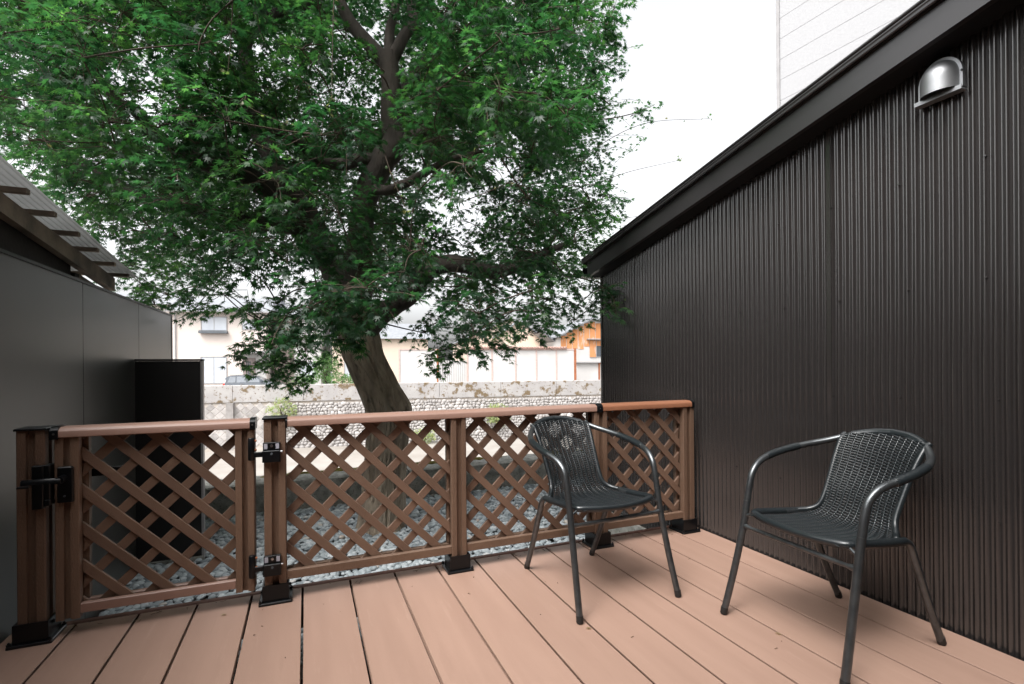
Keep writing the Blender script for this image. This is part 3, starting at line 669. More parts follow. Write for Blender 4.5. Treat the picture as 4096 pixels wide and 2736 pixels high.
gp = thing('gate_post', 'brown grooved gate post with black cap and latch keeper', 'post', (-.979, YC, 0))
post(gp, -.972, .812, w=.086, cap=True)
kb = obj('latch_keeper', MB().cbox(-.962, -.927, 2.444, 2.466, .515, .680, .003).cbox(-.9292, -.908, 2.449, 2.50, .550, .680, .003), 'black', gp)
obj('keeper_bracket', MB().cbox(-.9265, -.906, 2.446, 2.49, .525, .548, .003), 'black', kb)

# ================================================================== CHAIRS
def resample(P, step):
    P = np.array(P); d = np.concatenate(([0], np.cumsum(np.linalg.norm(np.diff(P, axis=0), axis=1)))); n = max(2, int(d[-1] / step))
    t = np.linspace(0, d[-1], n + 1); return np.stack([np.interp(t, d, P[:, k]) for k in range(3)], 1)
def wrap(path, r, pitch=.0042, n=10):
    """wicker strand wound round a tube: a ribbed sleeve"""
    P = resample(path, pitch / 2); rr = [r + (.0004 if i % 2 else -.0003) + random.uniform(-.0001, .0001) for i in range(len(P))]
    return MB().tube([tuple(p) for p in P], rr, n)
def sub(path, a, b):
    P = np.array(path); d = np.concatenate(([0], np.cumsum(np.linalg.norm(np.diff(P, axis=0), axis=1)))); d /= d[-1]
    t = np.linspace(a, b, 40); return np.stack([np.interp(t, d, P[:, k]) for k in range(3)], 1)
def make_chair(label):
    c = thing('wicker_armchair', label, 'chair', (0, 0, 0), 'black wicker armchairs on the deck', worldverts=False)
    # local: +y forward, z up
    TR = .0136
    arm_half = [(.243, .185, .47), (.2435, .170, .54), (.246, .150, .592), (.254, .105, .628), (.266, .03, .650), (.265, -.06, .668), (.246, -.15, .686), (.203, -.232, .706), (.147, -.292, .731), (.075, -.333, .750), (0, -.346, .757)]
    right = spline(arm_half, 6); left = [np.array((-p[0], p[1], p[2])) for p in right]
    loop = left[:-1] + right[::-1]                         # left front .. back .. right front
    obj('arm_loop', MB().tube([tuple(p) for p in loop], TR, 12), 'tube', c, sm=60)
    for s in (-1, 1):
        leg = [(s * .262, .295, .012), (s * .252, .250, .18), (s * .244, .206, .365), (s * .2428, .186, .47)]
        l_ = obj('leg', MB().tube([tuple(p) for p in spline(leg, 5)], TR + .0004, 12), 'tube', c, sm=60)
        obj('foot_cap', MB().tube([(s * .2627, .298, 0), (s * .2622, .296, .006), (s * .2612, .2915, .030)], [.011, .0150, .0148], 12), 'rubber', l_, sm=50)
        rear = [(s * .205, .02, .416), (s * .206, -.06, .413), (s * .207, -.095, .405), (s * .206, -.118, .380), (s * .205, -.150, .31), (s * .203, -.225, .14), (s * .201, -.290, .010)]
        l_ = obj('leg', MB().tube([tuple(p) for p in spline(rear, 5)], TR, 12), 'tube', c, sm=60)
        obj('foot_cap', MB().tube([(s * .2008, -.2945, 0), (s * .2009, -.292, .006), (s * .2014, -.282, .030)], [.011, .0147, .0145], 12), 'rubber', l_, sm=50)
        # seat pin to front leg
        obj('seat_pin', MB().tube([(s * .205, .192, .424), (s * .244, .200, .405)], [.0055, .007], 8), 'tube', c, sm=60)
        arm = np.array(right if s > 0 else left)
        obj('arm_wrap', wrap(sub(arm, .30, .53), TR + .0022), 'wicker', c, sm=80)
    back = np.array(loop)
    obj('back_wrap', wrap(sub(back, .405, .595), TR + .0040, .0036), 'wicker', c, sm=80)
    obj('stretcher', MB().tube([(-.243, .204, .366), (-.225, .205, .366), (-.205, .205, .3655), (-.15, .205, .365), (.15, .205, .365), (.205, .205, .3655), (.225, .205, .366), (.243, .204, .366)],
                                [.0115, .0115, .0075, .0095, .0095, .0075, .0115, .0115], 10), 'tube', c, sm=60)
    # seat rim: front edge and sides, wound with strand
    rim = spline([(-.206, -.085, .411), (-.207, 0, .416), (-.210, .10, .424), (-.207, .165, .429), (-.185, .200, .430), (-.10, .222, .426), (0, .228, .424), (.10, .222, .426), (.185, .200, .430), (.207, .165, .429), (.210, .10, .424), (.207, 0, .416), (.206, -.085, .411)], 6)
    obj('seat_rim', wrap(rim, .0145, .0038), 'wicker', c, sm=80)
    for s in (-1, 1):
        side = spline([(s * .200, -.050, .418), (s * .178, -.085, .424), (s * .156, -.112, .442), (s * .147, -.132, .475), (s * .148, -.165, .54), (s * .155, -.215, .64), (s * .163, -.262, .715), (s * .166, -.290, .737)], 6)
        obj('back_upright', wrap(side, .0112, .0042), 'wicker', c, sm=80)
    # weave surface: v from seat front (0) to back top (1)
    prof = spline([(.218, .428, .192), (.16, .421, .203), (.08, .412, .204), (.0, .407, .200), (-.06, .409, .186), (-.105, .428, .162), (-.130, .468, .148), (-.152, .53, .146), (-.192, .61, .150), (-.235, .69, .158), (-.272, .738, .164)], 10)
    Pf = resample(prof, .0054)                              # (y, z, half width)
    tang = np.gradient(Pf[:, :2], axis=0); tang /= np.linalg.norm(tang, axis=1)[:, None]
    nrm = np.stack([tang[:, 1], -tang[:, 0]], 1)            # points up on the seat, forward on the back
    if nrm[5, 1] < 0: nrm = -nrm
    NST = 12; U = np.linspace(-1, 1, NST * 4 + 1)
    def row_pt(i, u, off):
        y, z, w = Pf[i]; bowl = .016 * (1 - u * u)
        t = i / len(Pf); arch = 0.020 * (1 - u * u) * max(0, (t - .75) / .25)      # top edge rises to the loop's crown
        back_curve = -.030 * (1 - u * u) * min(1, max(0, (t - .5) / .3))
        return np.array((u * w, y + nrm[i, 0] * (off - bowl * .3) + back_curve, z + nrm[i, 1] * (off - bowl * .6) + arch))
    seat, backm = MB(), MB()
    split = int(np.argmin(np.abs(Pf[:, 1] - .45) + (Pf[:, 0] > -.05) * 9))
    for i in range(len(Pf)):
        ph = -1 if i % 2 == 0 else 1
        r = .0025
        pts = []
        for j, u in enumerate(U):
            off = .0036 * ph * math.cos(math.pi * j / 4.0)
            pts.append(row_pt(i, u, off))
        (seat if i < split else backm).tube([tuple(p) for p in pts], r, 5, caps=False)
    for j in range(NST + 1):                                 # stakes
        u = -1 + 2 * (j) / NST
        if 0 < j < NST:
            pth = [row_pt(i, u, 0) for i in range(0, len(Pf), 2)]
            ns = int(split / 2) + 1
            seat.tube([tuple(p) for p in pth[:ns]], .0040, 6, caps=False); backm.tube([tuple(p) for p in pth[ns - 1:]], .0040, 6, caps=False)
    o = obj('seat', seat, 'wicker', c, sm=80); o = obj('backrest', backm, 'wicker', c, sm=80)
    return c
chair = make_chair('black wicker armchair standing in front of the lattice fence, facing the camera')
chair.location = (1.266, 2.083, 0.0005); chair.rotation_euler = (0, 0, R(180 + 3.2))
ch2 = copy_tree(chair); ch2['label'] = 'black wicker armchair beside the corrugated wall, nearest the camera'
ch2.location = (1.896, 1.328, 0.0005); ch2.rotation_euler = (0, 0, R(90 - 2.6))

# ================================================================== MAPLE TREE
LIMBS = {
'trunk':[(0.59,4.43,-0.43,0.215),(0.60,4.43,-0.30,0.190),(0.61,4.42,-0.11,0.178),(0.64,4.39,0.33,0.175),(0.64,4.37,0.65,0.182),(0.53,4.38,0.95,0.176),(0.44,4.36,1.15,0.166),(0.40,4.38,1.36,0.165),(0.34,4.40,1.56,0.155),(0.28,4.43,1.75,0.135)],
'a':[(0.29,4.42,1.71,0.125),(0.22,4.45,1.90,0.120),(0.08,4.46,2.14,0.115),(-0.05,4.46,2.39,0.105),(-0.29,4.39,2.47,0.085),(-0.45,4.30,2.53,0.075),(-0.61,4.25,2.54,0.070),(-0.86,4.25,2.63,0.055),(-0.98,4.19,2.70,0.050),(-1.06,4.11,2.80,0.040),(-1.13,4.04,2.80,0.035),(-1.23,3.97,2.94,0.022)],
'b':[(0.39,4.44,1.48,0.130),(0.44,4.58,1.85,0.115),(0.46,4.63,2.19,0.110),(0.51,4.55,2.57,0.105),(0.64,4.50,2.86,0.110),(0.73,4.46,2.99,0.105),(0.71,4.47,3.28,0.088),(0.71,4.47,3.49,0.082),(0.69,4.47,3.79,0.078)],
'b1':[(0.70,4.47,3.69,0.070),(0.54,4.54,3.87,0.062),(0.44,4.58,4.00,0.056),(0.33,4.62,4.18,0.050),(0.25,4.77,4.52,0.040),(0.19,4.79,4.90,0.028)],
'b2':[(0.70,4.47,3.69,0.060),(0.79,4.43,3.89,0.050),(0.90,4.44,4.12,0.045),(0.89,4.50,4.38,0.040),(0.91,4.49,4.79,0.030)],
'b3':[(0.71,4.46,3.34,0.040),(0.93,4.49,3.68,0.036),(1.11,4.52,3.97,0.032),(1.24,4.57,4.25,0.028),(1.44,4.60,4.50,0.024),(1.71,4.70,4.95,0.016)],
'b4':[(0.70,4.47,3.74,0.050),(0.72,4.57,4.05,0.042),(0.79,4.65,4.36,0.036),(0.85,4.74,4.84,0.026)],
'c':[(0.48,4.34,1.35,0.100),(0.60,4.30,1.49,0.088),(0.80,4.11,1.64,0.080),(0.93,3.94,1.82,0.075),(1.12,3.81,1.85,0.068),(1.37,3.71,1.79,0.058),(1.59,3.67,1.85,0.044),(1.86,3.67,1.99,0.028),(2.10,3.68,2.09,0.016)],
'd':[(0.72,4.46,2.97,0.060),(0.98,4.35,3.12,0.050),(1.32,4.32,3.41,0.044),(1.65,4.30,3.65,0.036),(2.03,4.25,4.00,0.026),(2.46,4.29,4.32,0.014)],
'e':[(-0.05,4.46,2.37,0.080),(-0.19,4.62,2.66,0.075),(-0.32,4.68,2.95,0.070),(-0.41,4.71,3.25,0.068),(-0.43,4.72,3.52,0.062),(-0.45,4.73,3.77,0.055),(-0.36,4.69,3.89,0.050),(-0.20,4.73,4.08,0.042),(-0.00,4.76,4.20,0.034),(0.16,4.80,4.48,0.022)],
'f':[(0.04,4.47,2.20,0.070),(-0.24,4.42,2.18,0.060),(-0.52,4.43,2.23,0.052),(-0.80,4.44,2.26,0.044),(-1.08,4.56,2.32,0.034),(-1.42,4.80,2.55,0.024),(-1.73,5.04,2.71,0.014)],
'g':[(0.66,4.49,2.86,0.060),(0.44,4.47,2.82,0.055),(0.27,4.32,2.70,0.050),(0.10,4.18,2.66,0.035),(-0.06,4.03,2.72,0.025),(-0.22,3.88,2.70,0.014)],
'h':[(0.53,4.54,2.60,0.050),(0.67,4.27,2.53,0.040),(0.86,3.97,2.57,0.032),(1.02,3.69,2.61,0.022),(1.25,3.49,2.64,0.012)],
'i':[(-0.45,4.73,3.73,0.040),(-0.59,4.68,3.93,0.034),(-0.72,4.73,4.18,0.026),(-0.96,4.83,4.47,0.016)],
'j':[(-0.61,4.25,2.54,0.045),(-0.82,4.56,2.94,0.035),(-0.93,4.82,3.38,0.030),(-0.90,5.02,3.88,0.022),(-1.04,5.19,4.32,0.014)],
}
